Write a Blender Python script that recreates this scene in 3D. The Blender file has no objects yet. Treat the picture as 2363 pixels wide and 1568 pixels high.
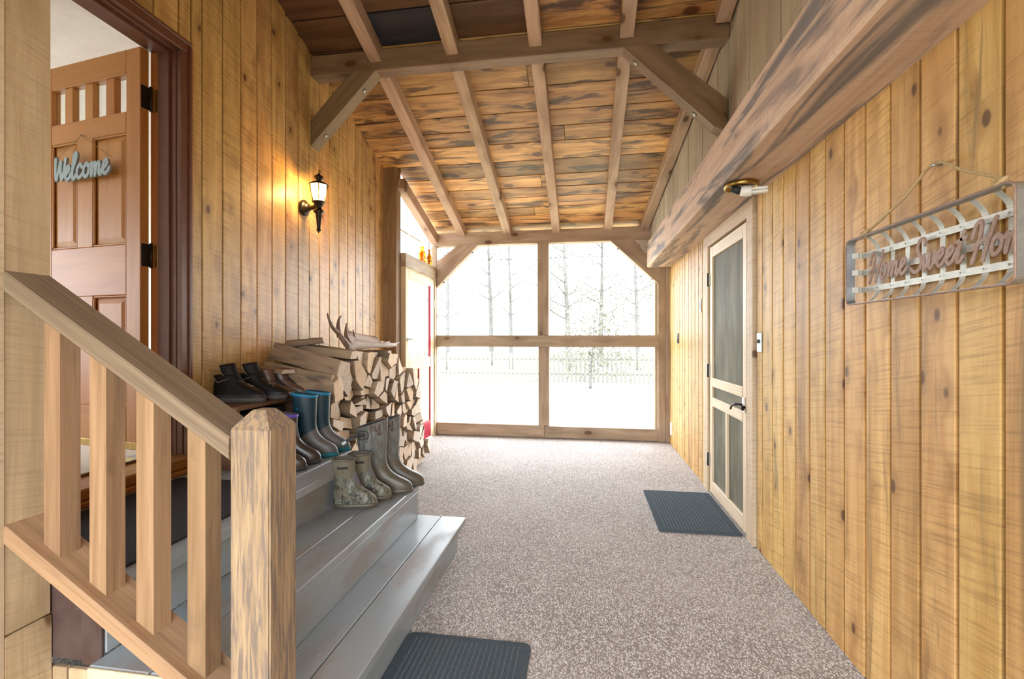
import bpy, bmesh, math, random
from mathutils import Vector, Matrix
random.seed(7)
R = math.radians
sc = bpy.context.scene
COL = sc.collection
V = Vector

# ------------------------------------------------------------------ camera, world, light, exposure
cam_d = bpy.data.cameras.new('camera')
cam_d.sensor_width = 36.0
cam_d.lens = 36.0 * 1070.0 / 2363.0
cam_d.clip_start = 0.02
cam_o = bpy.data.objects.new('camera', cam_d)
cam_o.location = (0, 0, 1.28)
cam_o.rotation_euler = (R(90), 0, R(8.784))
COL.objects.link(cam_o)
sc.camera = cam_o

world = bpy.data.worlds.new('sky')
sc.world = world
world.use_nodes = True
bg = world.node_tree.nodes['Background']
bg.inputs['Color'].default_value = (0.86, 0.93, 1.0, 1)
bg.inputs['Strength'].default_value = 13.5

sc.view_settings.view_transform = 'Standard'
sc.view_settings.look = 'None'
sc.view_settings.exposure = 0.0
sc.view_settings.gamma = 1.0
sc.view_settings.use_curve_mapping = False
sc.cycles.max_bounces = 7
sc.cycles.diffuse_bounces = 5
sc.cycles.glossy_bounces = 3
sc.cycles.transmission_bounces = 2
sc.cycles.adaptive_threshold = .04


def portal(name, loc, rot, sx, sy):
    l = bpy.data.lights.new(name, 'AREA')
    l.shape = 'RECTANGLE'
    l.size = sx
    l.size_y = sy
    l.cycles.is_portal = True
    o = bpy.data.objects.new(name, l)
    o.location = loc
    o.rotation_euler = rot
    COL.objects.link(o)


portal('portal_back', (-0.5, 6.12, 1.4), (R(-90), 0, 0), 3.0, 2.7)
portal('portal_front', (-0.3, -1.45, 1.2), (R(90), 0, 0), 2.7, 2.4)
portal('portal_side', (-2.06, 5.4, 1.4), (0, R(-90), 0), 2.8, 1.2)
portal('portal_room', (-6.6, 2.5, 1.8), (0, R(-90), 0), 1.6, 2.6)

# ------------------------------------------------------------------ node helpers
class NT:
    def __init__(s, name):
        s.m = bpy.data.materials.new(name)
        s.m.use_nodes = True
        s.t = s.m.node_tree
        s.b = s.t.nodes['Principled BSDF']

    def n(s, ty, ins=None, **at):
        nd = s.t.nodes.new(ty)
        for k, v in at.items():
            setattr(nd, k, v)
        for k, v in (ins or {}).items():
            s.set(nd.inputs[k], v)
        return nd

    def set(s, sock, v):
        if isinstance(v, bpy.types.NodeSocket):
            s.t.links.new(v, sock)
        elif isinstance(v, (tuple, list)) and len(v) == 3 and sock.type == 'RGBA':
            sock.default_value = (*v, 1)
        else:
            sock.default_value = v

    def math(s, op, a, b=0.0, c=None, clamp=False):
        nd = s.n('ShaderNodeMath', {0: a, 1: b}, operation=op, use_clamp=clamp)
        if c is not None:
            s.set(nd.inputs[2], c)
        return nd.outputs[0]

    def noise(s, vec, scale=1, detail=4, rough=.6, dist=0.0, col=False):
        nd = s.n('ShaderNodeTexNoise', {'Vector': vec, 'Scale': scale, 'Detail': detail, 'Roughness': rough, 'Distortion': dist})
        return nd.outputs['Color' if col else 'Fac']

    def mapr(s, v, a, b, c=0.0, d=1.0, smooth=True):
        nd = s.n('ShaderNodeMapRange', {0: v, 1: a, 2: b, 3: c, 4: d})
        nd.interpolation_type = 'SMOOTHSTEP' if smooth else 'LINEAR'
        return nd.outputs[0]

    def mix(s, f, a, b, mode='MIX'):
        nd = s.n('ShaderNodeMix', {}, data_type='RGBA', blend_type=mode)
        s.set(nd.inputs[0], f)
        s.set(nd.inputs[6], a)
        s.set(nd.inputs[7], b)
        return nd.outputs[2]

    def vmul(s, v, sc_):
        return s.n('ShaderNodeVectorMath', {0: v, 1: sc_}, operation='MULTIPLY').outputs[0]

    def vadd(s, v, w):
        return s.n('ShaderNodeVectorMath', {0: v, 1: w}, operation='ADD').outputs[0]

    def comb(s, x, y, z):
        return s.n('ShaderNodeCombineXYZ', {0: x, 1: y, 2: z}).outputs[0]

    def obj(s):
        return s.n('ShaderNodeTexCoord').outputs['Object']

    def rnd(s):
        return s.n('ShaderNodeObjectInfo').outputs['Random']

    def bump(s, h, st=.3, d=.002):
        s.set(s.b.inputs['Normal'], s.n('ShaderNodeBump', {'Height': h, 'Strength': st, 'Distance': d}).outputs[0])

    def out(s, col, rough=.6, spec=.4, metal=0.0):
        s.set(s.b.inputs['Base Color'], col)
        s.set(s.b.inputs['Roughness'], rough)
        s.set(s.b.inputs['Specular IOR Level'], spec)
        s.set(s.b.inputs['Metallic'], metal)
        return s.m


def wood(name, c1, c2, knot=(.10, .045, .015), rough=.6, spec=.35, grain=(1.3, 15.), saw=0.0, stain=0.0,
         stc=(.10, .08, .07), knots=.12, var=.3, bumps=.35, kfreq=(2.6, 6.), stf=(.9, 6.), stl=.52, fine=.3):
    s = NT(name)
    r = s.rnd()
    P = s.vadd(s.obj(), s.comb(s.math('MULTIPLY', r, 31.), s.math('MULTIPLY', r, 17.), s.math('MULTIPLY', r, 7.)))
    sp = s.n('ShaderNodeSeparateXYZ', {0: P}).outputs
    # knots
    kv = s.n('ShaderNodeTexVoronoi', {'Vector': s.vmul(P, (kfreq[0], kfreq[1], kfreq[1] * .15)), 'Scale': 1.0, 'Randomness': 1.0})
    kd = kv.outputs['Distance']
    km = s.mapr(kd, knots, knots * .55)
    halo = s.mapr(kd, knots * 3.2, knots * .8)
    # grain, bent round the knots
    yw = s.math('MULTIPLY_ADD', halo, .03, sp[1])
    G = s.comb(s.math('MULTIPLY', sp[0], grain[0]), s.math('MULTIPLY', yw, grain[1]), s.math('MULTIPLY', sp[2], grain[1]))
    n1 = s.noise(G, 1.0, 4, .62, .6)
    n2 = s.noise(s.vmul(P, (5., 140., 140.)), 1.0, 2, .6)
    f = s.math('ADD', s.mapr(n1, .28, .72, 0, 1 - fine), s.math('MULTIPLY', n2, fine), clamp=True)
    col = s.mix(f, c1, c2)
    col = s.mix(s.math('MULTIPLY', halo, .45), col, tuple(.5 * (a + b) for a, b in zip(c2, knot)))
    h = s.math('MULTIPLY', n2, .6)
    if saw:
        sx = s.math('MULTIPLY_ADD', sp[1], .17, sp[0])
        n3 = s.noise(s.comb(s.math('MULTIPLY', sx, 95.), s.math('MULTIPLY', sp[1], 3.), sp[2]), 1.0, 3, .75)
        pt = s.noise(s.vmul(P, (2.2, 7., 7.)), 1.0, 2)
        sm = s.math('MULTIPLY', s.mapr(n3, .46, .66), s.mapr(pt, .30, .60, .25, 1))
        col = s.mix(s.math('MULTIPLY', sm, saw), col, tuple(x * .42 for x in c2))
    if stain:
        n4 = s.noise(s.vmul(P, (stf[0], stf[1], stf[1])), 1.0, 4, .62, .8)
        col = s.mix(s.math('MULTIPLY', s.mapr(n4, stl, stl + .17), stain), col, stc)
    col = s.mix(s.math('MULTIPLY', km, .9), col, knot)
    hs = s.n('ShaderNodeHueSaturation', {'Color': col, 'Value': s.mapr(r, 0, 1, 1 - var / 2, 1 + var / 2, False),
                                         'Hue': s.mapr(s.math('FRACT', s.math('MULTIPLY', r, 13.7)), 0, 1, .493, .507, False)})
    if bumps:
        s.bump(h, bumps, .0025)
    return s.out(hs.outputs[0], rough, spec)


def plain(name, col, rough=.5, spec=.4, metal=0.0, nz=.0, nscale=30., bumps=0.0, c2=None):
    s = NT(name)
    c = col
    if nz:
        f = s.mapr(s.noise(s.obj(), nscale, 4), .35, .65, 0, nz)
        c = s.mix(f, col, c2 or tuple(x * .5 for x in col))
    if bumps:
        s.bump(s.noise(s.obj(), nscale * 2, 4), bumps, .002)
    return s.out(c, rough, spec, metal)


M = {}
GOLD1, GOLD2 = (.67, .43, .165), (.43, .225, .062)
M['pine_right'] = wood('pine_right', GOLD1, GOLD2, saw=.45, stain=.7, stc=(.19, .125, .055), rough=.55, var=.28, knots=.14, stl=.545, stf=(1.0, 17.), kfreq=(4.6, 7.5))
M['pine_left'] = wood('pine_left', (.72, .48, .20), (.44, .235, .08), saw=.55, rough=.45, spec=.45, var=.25, knots=.14, stain=.25, stc=(.2, .1, .04), kfreq=(4.4, 7.5), bumps=0)
M['groove'] = plain('groove_wood', (.30, .125, .034), .6)
M['ceil'] = wood('ceiling_pine', (.80, .48, .19), (.31, .13, .042), knot=(.10, .035, .012), stain=.95, stc=(.095, .052, .034), rough=.40,
                 spec=.5, var=.8, knots=.18, stl=.475, stf=(1.9, 11.), kfreq=(2.4, 4.), grain=(1.5, 20.), bumps=0)
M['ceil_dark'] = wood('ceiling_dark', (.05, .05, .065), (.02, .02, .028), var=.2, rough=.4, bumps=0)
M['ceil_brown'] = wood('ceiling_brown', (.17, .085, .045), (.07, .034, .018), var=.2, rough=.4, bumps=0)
M['rafter'] = wood('rafter_wood', (.58, .42, .32), (.38, .24, .165), stain=.4, stc=(.22, .135, .095), var=.18, knots=.18, kfreq=(3.2, 6.), bumps=0)
M['timber'] = wood('weathered_timber', (.49, .375, .265), (.29, .205, .135), stain=.45, stc=(.20, .14, .09), var=.2, knots=.17, kfreq=(2.6, 5.), bumps=0)
M['brown_timber'] = wood('brown_timber', (.30, .18, .10), (.17, .095, .05), stain=.4, stc=(.10, .062, .04), var=.15, knots=.15, kfreq=(2.6, 5.), bumps=0)
M['tie'] = wood('tie_beam_wood', (.30, .205, .125), (.16, .10, .06), stain=.4, stc=(.15, .10, .065), var=.1, knots=.16, kfreq=(2.6, 5.), bumps=0)
M['beam'] = wood('barn_beam', (.70, .525, .40), (.47, .315, .22), stain=1.0, stc=(.19, .165, .16), var=.0, knots=.12, saw=.2, stf=(.9, 8.),
                 stl=.46, rough=.75, kfreq=(2.4, 6.), grain=(1.0, 18.))
M['grey_board'] = wood('grey_boards', (.52, .455, .37), (.38, .32, .245), var=.25, knots=.07, saw=.2, rough=.7, bumps=0)
M['rail'] = wood('railing_fir', (.43, .27, .145), (.17, .092, .042), stain=.4, stc=(.16, .10, .06), var=.25, knots=.04, fine=.55, grain=(1.4, 34.), stf=(3., 14.))
M['handrail'] = wood('handrail_wood', (.29, .205, .135), (.115, .078, .05), stain=.5, stc=(.15, .115, .09), var=.0, knots=.03, fine=.6, grain=(1.2, 44.))
M['newel'] = wood('newel_wood', (.43, .30, .18), (.18, .11, .06), stain=.9, stc=(.155, .115, .092), var=.0, knots=.03, stf=(7., 95.), stl=.44,
                  fine=.6, grain=(5., 60.), bumps=.8)
M['post'] = wood('post_pine', (.54, .40, .245), (.39, .265, .14), saw=.3, stain=.45, stc=(.30, .21, .13), var=.1, knots=.15, kfreq=(2.6, 7.))
M['casing_pale'] = wood('pale_casing', (.62, .48, .33), (.44, .32, .20), saw=.3, var=.15, knots=.08, bumps=0)
M['door_pale'] = wood('pale_screen_door', (.72, .60, .43), (.58, .45, .29), var=.06, knots=.0, rough=.5, bumps=0)
M['door_fir'] = wood('varnished_fir', (.55, .255, .075), (.40, .165, .042), knots=.0, rough=.42, spec=.3, var=.1, grain=(1., 10.), bumps=0)
M['sill'] = wood('varnished_sill', (.36, .145, .035), (.19, .065, .014), knots=.0, rough=.35, var=.2, bumps=0)
M['brown_paint'] = plain('brown_paint', (.16, .066, .042), .33, .5, nz=.25, nscale=14)
M['dark_brown'] = plain('dark_brown_paint', (.06, .032, .026), .5, nz=.5, nscale=9, c2=(.10, .07, .06))
M['red_paint'] = plain('red_paint', (.33, .012, .035), .4)
M['log_bark'] = wood('log_side', (.42, .305, .20), (.20, .135, .083), stain=.95, stc=(.12, .092, .072), var=.4, knots=.05, stf=(2., 9.), stl=.48, bumps=.7)
M['bench'] = wood('bench_wood', (.20, .105, .06), (.085, .04, .022), var=.2, knots=.03, rough=.5, bumps=0)
M['cream_wood'] = plain('cream_wood', (.68, .55, .36), .6, nz=.3)
M['brass'] = plain('brass', (.42, .27, .075), .35, .5, 1.0, nz=.5, nscale=40)
M['dark_metal'] = plain('dark_bronze', (.035, .026, .02), .32, .5, .6)
M['black_metal'] = plain('black_metal', (.02, .02, .02), .4, .5, .5)
M['galv'] = plain('galvanised_steel', (.42, .45, .48), .38, .5, .85, nz=.5, nscale=26, c2=(.26, .28, .31))
M['galv_dull'] = plain('dull_zinc', (.50, .50, .45), .5, .5, .35, nz=.5, nscale=40, c2=(.34, .34, .30))
M['rust'] = plain('rusted_steel', (.25, .15, .11), .6, .4, .3, nz=.6, nscale=60, c2=(.34, .26, .21))
M['rope'] = plain('jute_rope', (.50, .36, .18), .85, .2, nz=.6, nscale=220, bumps=.6)
M['sign_blue'] = plain('blue_grey_paint', (.30, .385, .42), .5)
M['white_plastic'] = plain('white_plastic', (.80, .80, .78), .35)
M['steel'] = plain('steel', (.40, .42, .40), .35, .5, .8)
M['black_rubber'] = plain('black_rubber', (.022, .022, .024), .55)
M['plaster'] = plain('white_plaster', (.80, .78, .76), .85, .2, nz=.25, nscale=9, c2=(.62, .60, .58), bumps=.5)
M['room_floor'] = plain('room_floor', (.35, .25, .17), .5)
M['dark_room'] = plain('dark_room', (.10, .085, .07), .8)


def mat_paint(name, base, worn, warm):
    s = NT(name)
    r = s.rnd()
    P = s.vadd(s.obj(), s.comb(s.math('MULTIPLY', r, 31.), s.math('MULTIPLY', r, 17.), 0.0))
    dirt = s.mapr(s.noise(s.vmul(P, (2.0, 5., 5.)), 1.0, 5, .6), .45, .68)
    col = s.mix(s.math('MULTIPLY', dirt, .6), base, warm)
    scr = s.noise(s.vmul(P, (16., 60., 60.)), 1.0, 5, .75, 1.2)
    patch = s.mapr(s.noise(P, 2.2, 3), .5, .66)
    sm = s.math('MULTIPLY', s.mapr(scr, .60, .67), patch)
    col = s.mix(sm, col, worn)
    s.bump(s.noise(s.vmul(P, (6., 90., 90.)), 1., 3), .15, .002)
    return s.out(col, s.mapr(dirt, 0, 1, .28, .45), .5)


M['paint'] = mat_paint('grey_blue_step_paint', (.27, .31, .335), (.55, .48, .40), (.24, .19, .15))


def mat_carpet():
    s = NT('berber_carpet')
    P = s.obj()
    Pr = s.n('ShaderNodeMapping', {'Vector': P, 'Rotation': (0, 0, R(31)), 'Scale': (1, 1.5, 1)}).outputs[0]
    v = s.n('ShaderNodeTexVoronoi', {'Vector': Pr, 'Scale': 112., 'Randomness': .6})
    cr = s.n('ShaderNodeSeparateColor', {0: v.outputs['Color']}).outputs[0]
    ramp = s.n('ShaderNodeValToRGB', {0: cr})
    e = ramp.color_ramp
    e.interpolation = 'CONSTANT'
    e.elements[0].position = 0
    e.elements[0].color = (.17, .12, .095, 1)
    e.elements[1].position = .22
    e.elements[1].color = (.40, .335, .29, 1)
    for p, c in ((.40, (.64, .59, .555)), (.64, (.82, .79, .76))):
        x = e.elements.new(p)
        x.color = (*c, 1)
    d = v.outputs['Distance']
    col = s.mix(s.mapr(d, .25, .75), ramp.outputs[0], (.19, .145, .12))
    big = s.mapr(s.noise(P, 1.3, 3), .4, .7, 0, .2)
    col = s.mix(big, col, (.58, .52, .48))
    s.bump(s.math('SUBTRACT', 1.0, d), .9, .006)
    s.b.inputs['Sheen Weight'].default_value = .35
    s.b.inputs['Sheen Roughness'].default_value = .5
    return s.out(col, .9, .25)


M['carpet'] = mat_carpet()


def mat_mat(name, a, b):
    s = NT(name)
    f = s.mapr(s.noise(s.obj(), 420., 3, .8), .42, .6)
    s.bump(s.noise(s.obj(), 300., 3), .7, .003)
    return s.out(s.mix(f, a, b), .95, .1)


M['mat_blue'] = mat_mat('mat_fibre', (.032, .044, .056), (.11, .135, .155))
M['mat_rib'] = mat_mat('mat_rib_fibre', (.055, .075, .09), (.15, .18, .20))
M['mat_black'] = mat_mat('black_mat_fibre', (.008, .007, .008), (.06, .055, .06))


def mat_endgrain():
    s = NT('log_end')
    r = s.rnd()
    P = s.obj()
    Pn = s.vadd(P, s.comb(0, s.math('MULTIPLY_ADD', r, .16, -.08), s.math('MULTIPLY_ADD', s.math('FRACT', s.math('MULTIPLY', r, 7.3)), .16, -.08)))
    wv = s.n('ShaderNodeTexWave', {'Vector': s.vmul(Pn, (0, 1, 1)), 'Scale': 60., 'Distortion': 2.5, 'Detail': 2.}, wave_type='RINGS', rings_direction='X')
    f = s.mapr(wv.outputs['Fac'], 0, 1, 0, .35)
    col = s.mix(f, (.78, .62, .455), (.58, .42, .27))
    st = s.mapr(s.noise(s.vadd(P, s.comb(r, r, r)), 26., 4), .5, .7, 0, .5)
    col = s.mix(st, col, (.48, .33, .20))
    hs = s.n('ShaderNodeHueSaturation', {'Color': col, 'Value': s.mapr(r, 0, 1, .8, 1.15, False), 'Saturation': s.mapr(s.math('FRACT', s.math('MULTIPLY', r, 5.1)), 0, 1, .6, 1.1, False)})
    s.bump(s.noise(P, 120., 3), .5, .003)
    return s.out(hs.outputs[0], .8, .2)


M['log_end'] = mat_endgrain()


def mat_screen():
    s = NT('door_screen_film')
    P = s.obj()
    w = s.noise(s.vmul(P, (.8, 3., 3.)), 2.0, 3, .5, .8)
    s.bump(w, .35, .03)
    m = s.out(s.mix(s.mapr(w, .35, .7), (.135, .125, .085), (.23, .215, .155)), .62, .15)
    tr = s.n('ShaderNodeBsdfTransparent', {'Color': (.8, .8, .75)})
    mx = s.n('ShaderNodeMixShader', {0: .18, 1: s.b.outputs[0], 2: tr.outputs[0]})
    s.t.links.new(mx.outputs[0], s.t.nodes['Material Output'].inputs[0])
    return m


M['screen'] = mat_screen()


def mat_glass(name, col, rough=.0, alpha=.75):
    s = NT(name)
    m = s.out(col, rough, .5)
    tr = s.n('ShaderNodeBsdfTransparent', {'Color': col})
    gl = s.n('ShaderNodeBsdfGlossy', {'Color': (1, 1, 1), 'Roughness': rough})
    fc = s.n('ShaderNodeLayerWeight', {0: .5}).outputs['Facing']
    fr = s.math('MULTIPLY_ADD', s.math('POWER', fc, 4.0), .5, .04)
    mx = s.n('ShaderNodeMixShader', {0: fr, 1: tr.outputs[0], 2: gl.outputs[0]})
    s.t.links.new(mx.outputs[0], s.t.nodes['Material Output'].inputs[0])
    return m


M['glass'] = mat_glass('clear_glass', (.93, .95, .95))
M['amber'] = mat_glass('amber_glass', (.78, .36, .08))
M['bottle_clear'] = mat_glass('pale_bottle_glass', (.80, .86, .84))


def mat_emit(name, col, st):
    s = NT(name)
    s.b.inputs['Emission Color'].default_value = (*col, 1)
    s.b.inputs['Emission Strength'].default_value = st
    return s.out(col, .4)


M['lamp_glass'] = mat_emit('lit_frosted_glass', (1, .80, .50), 3.0)
_t = M['lamp_glass'].node_tree
_tr = _t.nodes.new('ShaderNodeBsdfTransparent')
_mx = _t.nodes.new('ShaderNodeMixShader')
_mx.inputs[0].default_value = .55
_t.links.new(_t.nodes['Principled BSDF'].outputs[0], _mx.inputs[1])
_t.links.new(_tr.outputs[0], _mx.inputs[2])
_t.links.new(_mx.outputs[0], _t.nodes['Material Output'].inputs[0])
M['bulb'] = mat_emit('lit_bulb', (1, .80, .50), 9.)


def mat_mask(name, a, b, fn, rough=.5, rough2=None, bumps=0):
    s = NT(name)
    P = s.obj()
    sp = s.n('ShaderNodeSeparateXYZ', {0: P}).outputs
    f = fn(s, P, sp)
    if bumps:
        s.bump(s.noise(P, 160., 2), bumps, .002)
    return s.out(s.mix(f, a, b), rough, .45)


def f_blue(s, P, sp):
    top = s.mapr(s.math('ADD', sp[2], s.math('MULTIPLY', sp[0], -.55)), .10, .112)
    return s.math('MULTIPLY', top, s.mapr(sp[0], .122, .112))


M['boot_blue'] = mat_mask('boot_blue_panel', (.115, .105, .098), (.008, .035, .055), f_blue, .4)
M['teal'] = plain('teal_rubber', (.012, .20, .36), .45)
M['teal_sole'] = plain('teal_sole', (.02, .17, .19), .6, nz=.4, nscale=90)
M['boot_purple'] = plain('dark_glossy_rubber', (.045, .035, .032), .22, .6, nz=.3, nscale=20)
M['purple'] = plain('purple_rubber', (.11, .075, .42), .45)
M['lining'] = plain('grey_lining', (.14, .14, .145), .8)
M['lining_dark'] = plain('dark_lining', (.03, .032, .036), .8)
M['sole_dark'] = plain('dark_sole', (.035, .033, .032), .6, nz=.4, nscale=60, c2=(.08, .07, .06))
M['sole_grey'] = plain('grey_sole', (.10, .092, .085), .6, nz=.5, nscale=50)


def mat_camo(name, base, cols, scale, lo, fade):
    s = NT(name)
    P = s.obj()
    sp = s.n('ShaderNodeSeparateXYZ', {0: P}).outputs
    col = base
    mask = s.mapr(sp[2], fade[0], fade[1], 1, 0)
    for i, (c, th) in enumerate(cols):
        n = s.noise(s.vmul(s.vadd(P, (i * 3.1, i * 1.7, i)), (1, 1, lo)), scale, 5, .6, 1.2)
        col = s.mix(s.math('MULTIPLY', s.mapr(n, th, th + .04), mask), col, c)
    s.bump(s.noise(P, 40., 3), .25, .003)
    return s.out(col, .5, .4)


M['camo_short'] = mat_camo('woodland_camo', (.145, .13, .092), [((.05, .055, .042), .50), ((.21, .23, .19), .55), ((.025, .03, .025), .58)], 34., .6, (.12, .20))
M['camo_tall'] = mat_camo('bark_camo', (.105, .105, .092), [((.165, .17, .16), .50), ((.075, .048, .032), .57)], 30., .22, (.9, 1.0))
M['camo_foot'] = plain('olive_rubber', (.105, .09, .064), .38, .5, nz=.3, nscale=12, bumps=.25)
M['hiker'] = plain('black_leather', (.005, .005, .006), .55, .25, nz=.6, nscale=16, c2=(.016, .012, .010), bumps=.2)
M['lace'] = plain('grey_lace', (.22, .19, .15), .8)
M['brown_leather'] = plain('brown_leather', (.14, .072, .048), .35, .5, nz=.5, nscale=14, c2=(.075, .038, .026))
M['antler'] = plain('bleached_antler', (.70, .63, .58), .6, nz=.4, nscale=16, c2=(.50, .42, .36), bumps=.3)
M['antler_dark'] = plain('brown_antler', (.24, .15, .10), .5, nz=.7, nscale=30, c2=(.12, .07, .05), bumps=.4)
M['bark'] = plain('tree_bark', (.13, .125, .12), .9, .1, nz=.5, nscale=6)
M['leaf'] = plain('spring_leaves', (.15, .15, .115), .8, .1, nz=.4, nscale=3)
M['grass'] = plain('dry_grass', (.42, .38, .26), .95, .05, nz=.4, nscale=2)
M['fence'] = plain('weathered_fence', (.15, .142, .13), .9, .1)
M['cable'] = plain('black_cable', (.02, .02, .02), .6)

# ------------------------------------------------------------------ mesh helpers
CACHE = {}


def link(o, parent=None):
    # coordinates are given in the space of the whole thing (its Empty), for parts and sub-parts alike
    COL.objects.link(o)
    if parent is not None:
        o.parent = parent
        if parent.type != 'EMPTY':
            o.matrix_basis = parent.matrix_basis.inverted() @ o.matrix_basis
    return o


def tag(o, label=None, cat=None, group=None, kind=None):
    if label: o['label'] = label
    if cat: o['category'] = cat
    if group: o['group'] = group
    if kind: o['kind'] = kind
    return o


def empty(name, loc=(0, 0, 0), rz=0.0, label=None, cat=None, group=None, kind=None):
    o = bpy.data.objects.new(name, None)
    o.empty_display_size = .1
    o.location = loc
    o.rotation_euler = (0, 0, rz)
    COL.objects.link(o)
    return tag(o, label, cat, group, kind)


def struct(name, label, cat, loc=(0, 0, 0)):
    return empty(name, loc, 0, label, cat, None, 'structure')


def mesh(name, vs, fs, mats, parent=None, smooth=False, loc=(0, 0, 0), mi=None, fix=True):
    me = bpy.data.meshes.new(name)
    me.from_pydata([tuple(v) for v in vs], [], fs)
    if not isinstance(mats, (list, tuple)):
        mats = [mats]
    for m in mats:
        me.materials.append(M[m])
    if mi:
        me.polygons.foreach_set('material_index', mi)
    if fix:
        b = bmesh.new(); b.from_mesh(me)
        bmesh.ops.recalc_face_normals(b, faces=b.faces[:])
        b.to_mesh(me); b.free()
    if smooth:
        me.polygons.foreach_set('use_smooth', [True] * len(me.polygons))
    me.update()
    o = bpy.data.objects.new(name, me)
    o.matrix_basis = Matrix.Translation(V(loc))
    return link(o, parent)


def box_mesh(L, W, T, mat, bev):
    k = (round(L, 4), round(W, 4), round(T, 4), mat, round(bev, 4))
    if k not in CACHE:
        b = bmesh.new()
        bmesh.ops.create_cube(b, size=1)
        bmesh.ops.scale(b, vec=(L, W, T), verts=b.verts)
        if bev:
            bmesh.ops.bevel(b, geom=b.edges[:], offset=min(bev, T * .4, W * .4), segments=1, affect='EDGES', profile=.5)
        me = bpy.data.meshes.new('board')
        b.to_mesh(me); b.free()
        me.materials.append(M[mat])
        CACHE[k] = me
    return CACHE[k]


def board(name, c, lx, ly, L, W, T, mat, parent=None, bev=.003):
    """a bevelled board centred at c: length along lx, width along ly"""
    lx = V(lx).normalized()
    ly = V(ly)
    ly = (ly - lx * ly.dot(lx)).normalized()
    lz = lx.cross(ly)
    o = bpy.data.objects.new(name, box_mesh(L, W, T, mat, bev))
    m = Matrix((lx, ly, lz)).transposed().to_4x4()
    m.translation = V(c)
    o.matrix_basis = m
    return link(o, parent)


AX = {'x': V((1, 0, 0)), 'y': V((0, 1, 0)), 'z': V((0, 0, 1))}


def bx(name, x0, x1, y0, y1, z0, z1, mat, parent=None, along=None, bev=.003):
    """axis-aligned board given by its extents; grain along its longest side"""
    d = {'x': x1 - x0, 'y': y1 - y0, 'z': z1 - z0}
    o = sorted(d, key=lambda k: -d[k])
    if along:
        o.remove(along)
        o = [along] + o
    return board(name, ((x0 + x1) / 2, (y0 + y1) / 2, (z0 + z1) / 2), AX[o[0]], AX[o[1]], d[o[0]], d[o[1]], d[o[2]], mat, parent, bev)


def catmull(pts, n=6, closed=False):
    pts = [V(p) for p in pts]
    out = []
    m = len(pts)
    for i in range(m if closed else m - 1):
        p0 = pts[(i - 1) % m] if closed or i > 0 else pts[0]
        p1, p2 = pts[i], pts[(i + 1) % m]
        p3 = pts[(i + 2) % m] if closed or i + 2 < m else pts[-1]
        for k in range(n):
            t = k / n
            out.append(.5 * ((2 * p1) + (p2 - p0) * t + (2 * p0 - 5 * p1 + 4 * p2 - p3) * t * t + (3 * p1 - p0 - 3 * p2 + p3) * t ** 3))
    if not closed:
        out.append(pts[-1])
    return out


def tube_geo(pts, rad, n=8, cap=True, flat=None):
    pts = [V(p) for p in pts]
    if not isinstance(rad, (list, tuple)):
        rad = [rad] * len(pts)
    vs, fs = [], []
    up = V((0, 0, 1))
    prev = None
    for i, p in enumerate(pts):
        t = (pts[min(i + 1, len(pts) - 1)] - pts[max(i - 1, 0)]).normalized()
        if prev is None:
            a = t.cross(up)
            if a.length < .05:
                a = t.cross(V((0, 1, 0)))
        else:
            a = prev - t * prev.dot(t)
        a.normalize()
        prev = a
        b = t.cross(a)
        for k in range(n):
            w = 2 * math.pi * k / n
            vs.append(p + (a * math.cos(w) + b * math.sin(w) * (flat or 1)) * rad[i])
    for i in range(len(pts) - 1):
        for k in range(n):
            fs.append((i * n + k, i * n + (k + 1) % n, (i + 1) * n + (k + 1) % n, (i + 1) * n + k))
    if cap:
        fs.append(tuple(range(n - 1, -1, -1)))
        fs.append(tuple(range((len(pts) - 1) * n, len(pts) * n)))
    return vs, fs


def tube(name, pts, rad, mat, parent=None, n=8, cap=True, flat=None):
    vs, fs = tube_geo(pts, rad, n, cap, flat)
    return mesh(name, vs, fs, mat, parent, True)


def lathe(name, prof, mat, parent=None, n=24, origin=(0, 0, 0), axis='z', smooth=True):
    vs, fs = [], []
    for r, h in prof:
        for k in range(n):
            w = 2 * math.pi * k / n
            x, y = r * math.cos(w), r * math.sin(w)
            p = (x, y, h) if axis == 'z' else ((h, x, y) if axis == 'x' else (x, h, y))
            vs.append(V(p) + V(origin))
    for i in range(len(prof) - 1):
        for k in range(n):
            fs.append((i * n + k, i * n + (k + 1) % n, (i + 1) * n + (k + 1) % n, (i + 1) * n + k))
    fs.append(tuple(range(n)))
    fs.append(tuple(range((len(prof) - 1) * n, len(prof) * n)))
    o = mesh(name, vs, fs, mat, parent, smooth)
    return o


def ribbon_geo(pts, w, dvec, uvec, depth):
    """flat band swept along pts; half width w in the plane of the stroke, thickness depth along dvec"""
    vs, fs = [], []
    d = V(dvec).normalized()
    pts = [V(p) for p in pts]
    for i, p in enumerate(pts):
        t = (pts[min(i + 1, len(pts) - 1)] - pts[max(i - 1, 0)]).normalized()
        nn = t.cross(d).normalized()
        ww = w if not isinstance(w, list) else w[i]
        vs += [p + nn * ww - d * depth, p - nn * ww - d * depth, p - nn * ww + d * depth, p + nn * ww + d * depth]
    for i in range(len(pts) - 1):
        for k in range(4):
            fs.append((i * 4 + k, i * 4 + (k + 1) % 4, i * 4 + 4 + (k + 1) % 4, i * 4 + 4 + k))
    fs.append((0, 1, 2, 3))
    e = (len(pts) - 1) * 4
    fs.append((e + 3, e + 2, e + 1, e))
    return vs, fs


# ------------------------------------------------------------------ main dimensions
XR, XL, YB = 1.045, -2.15, 5.98
YF = -1.4


def roof(y): return 4.607 - .305 * y


SL = V((0, 1, -.305)).normalized()      # down the roof slope
SN = V((0, .305, 1)).normalized()       # roof normal

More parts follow.
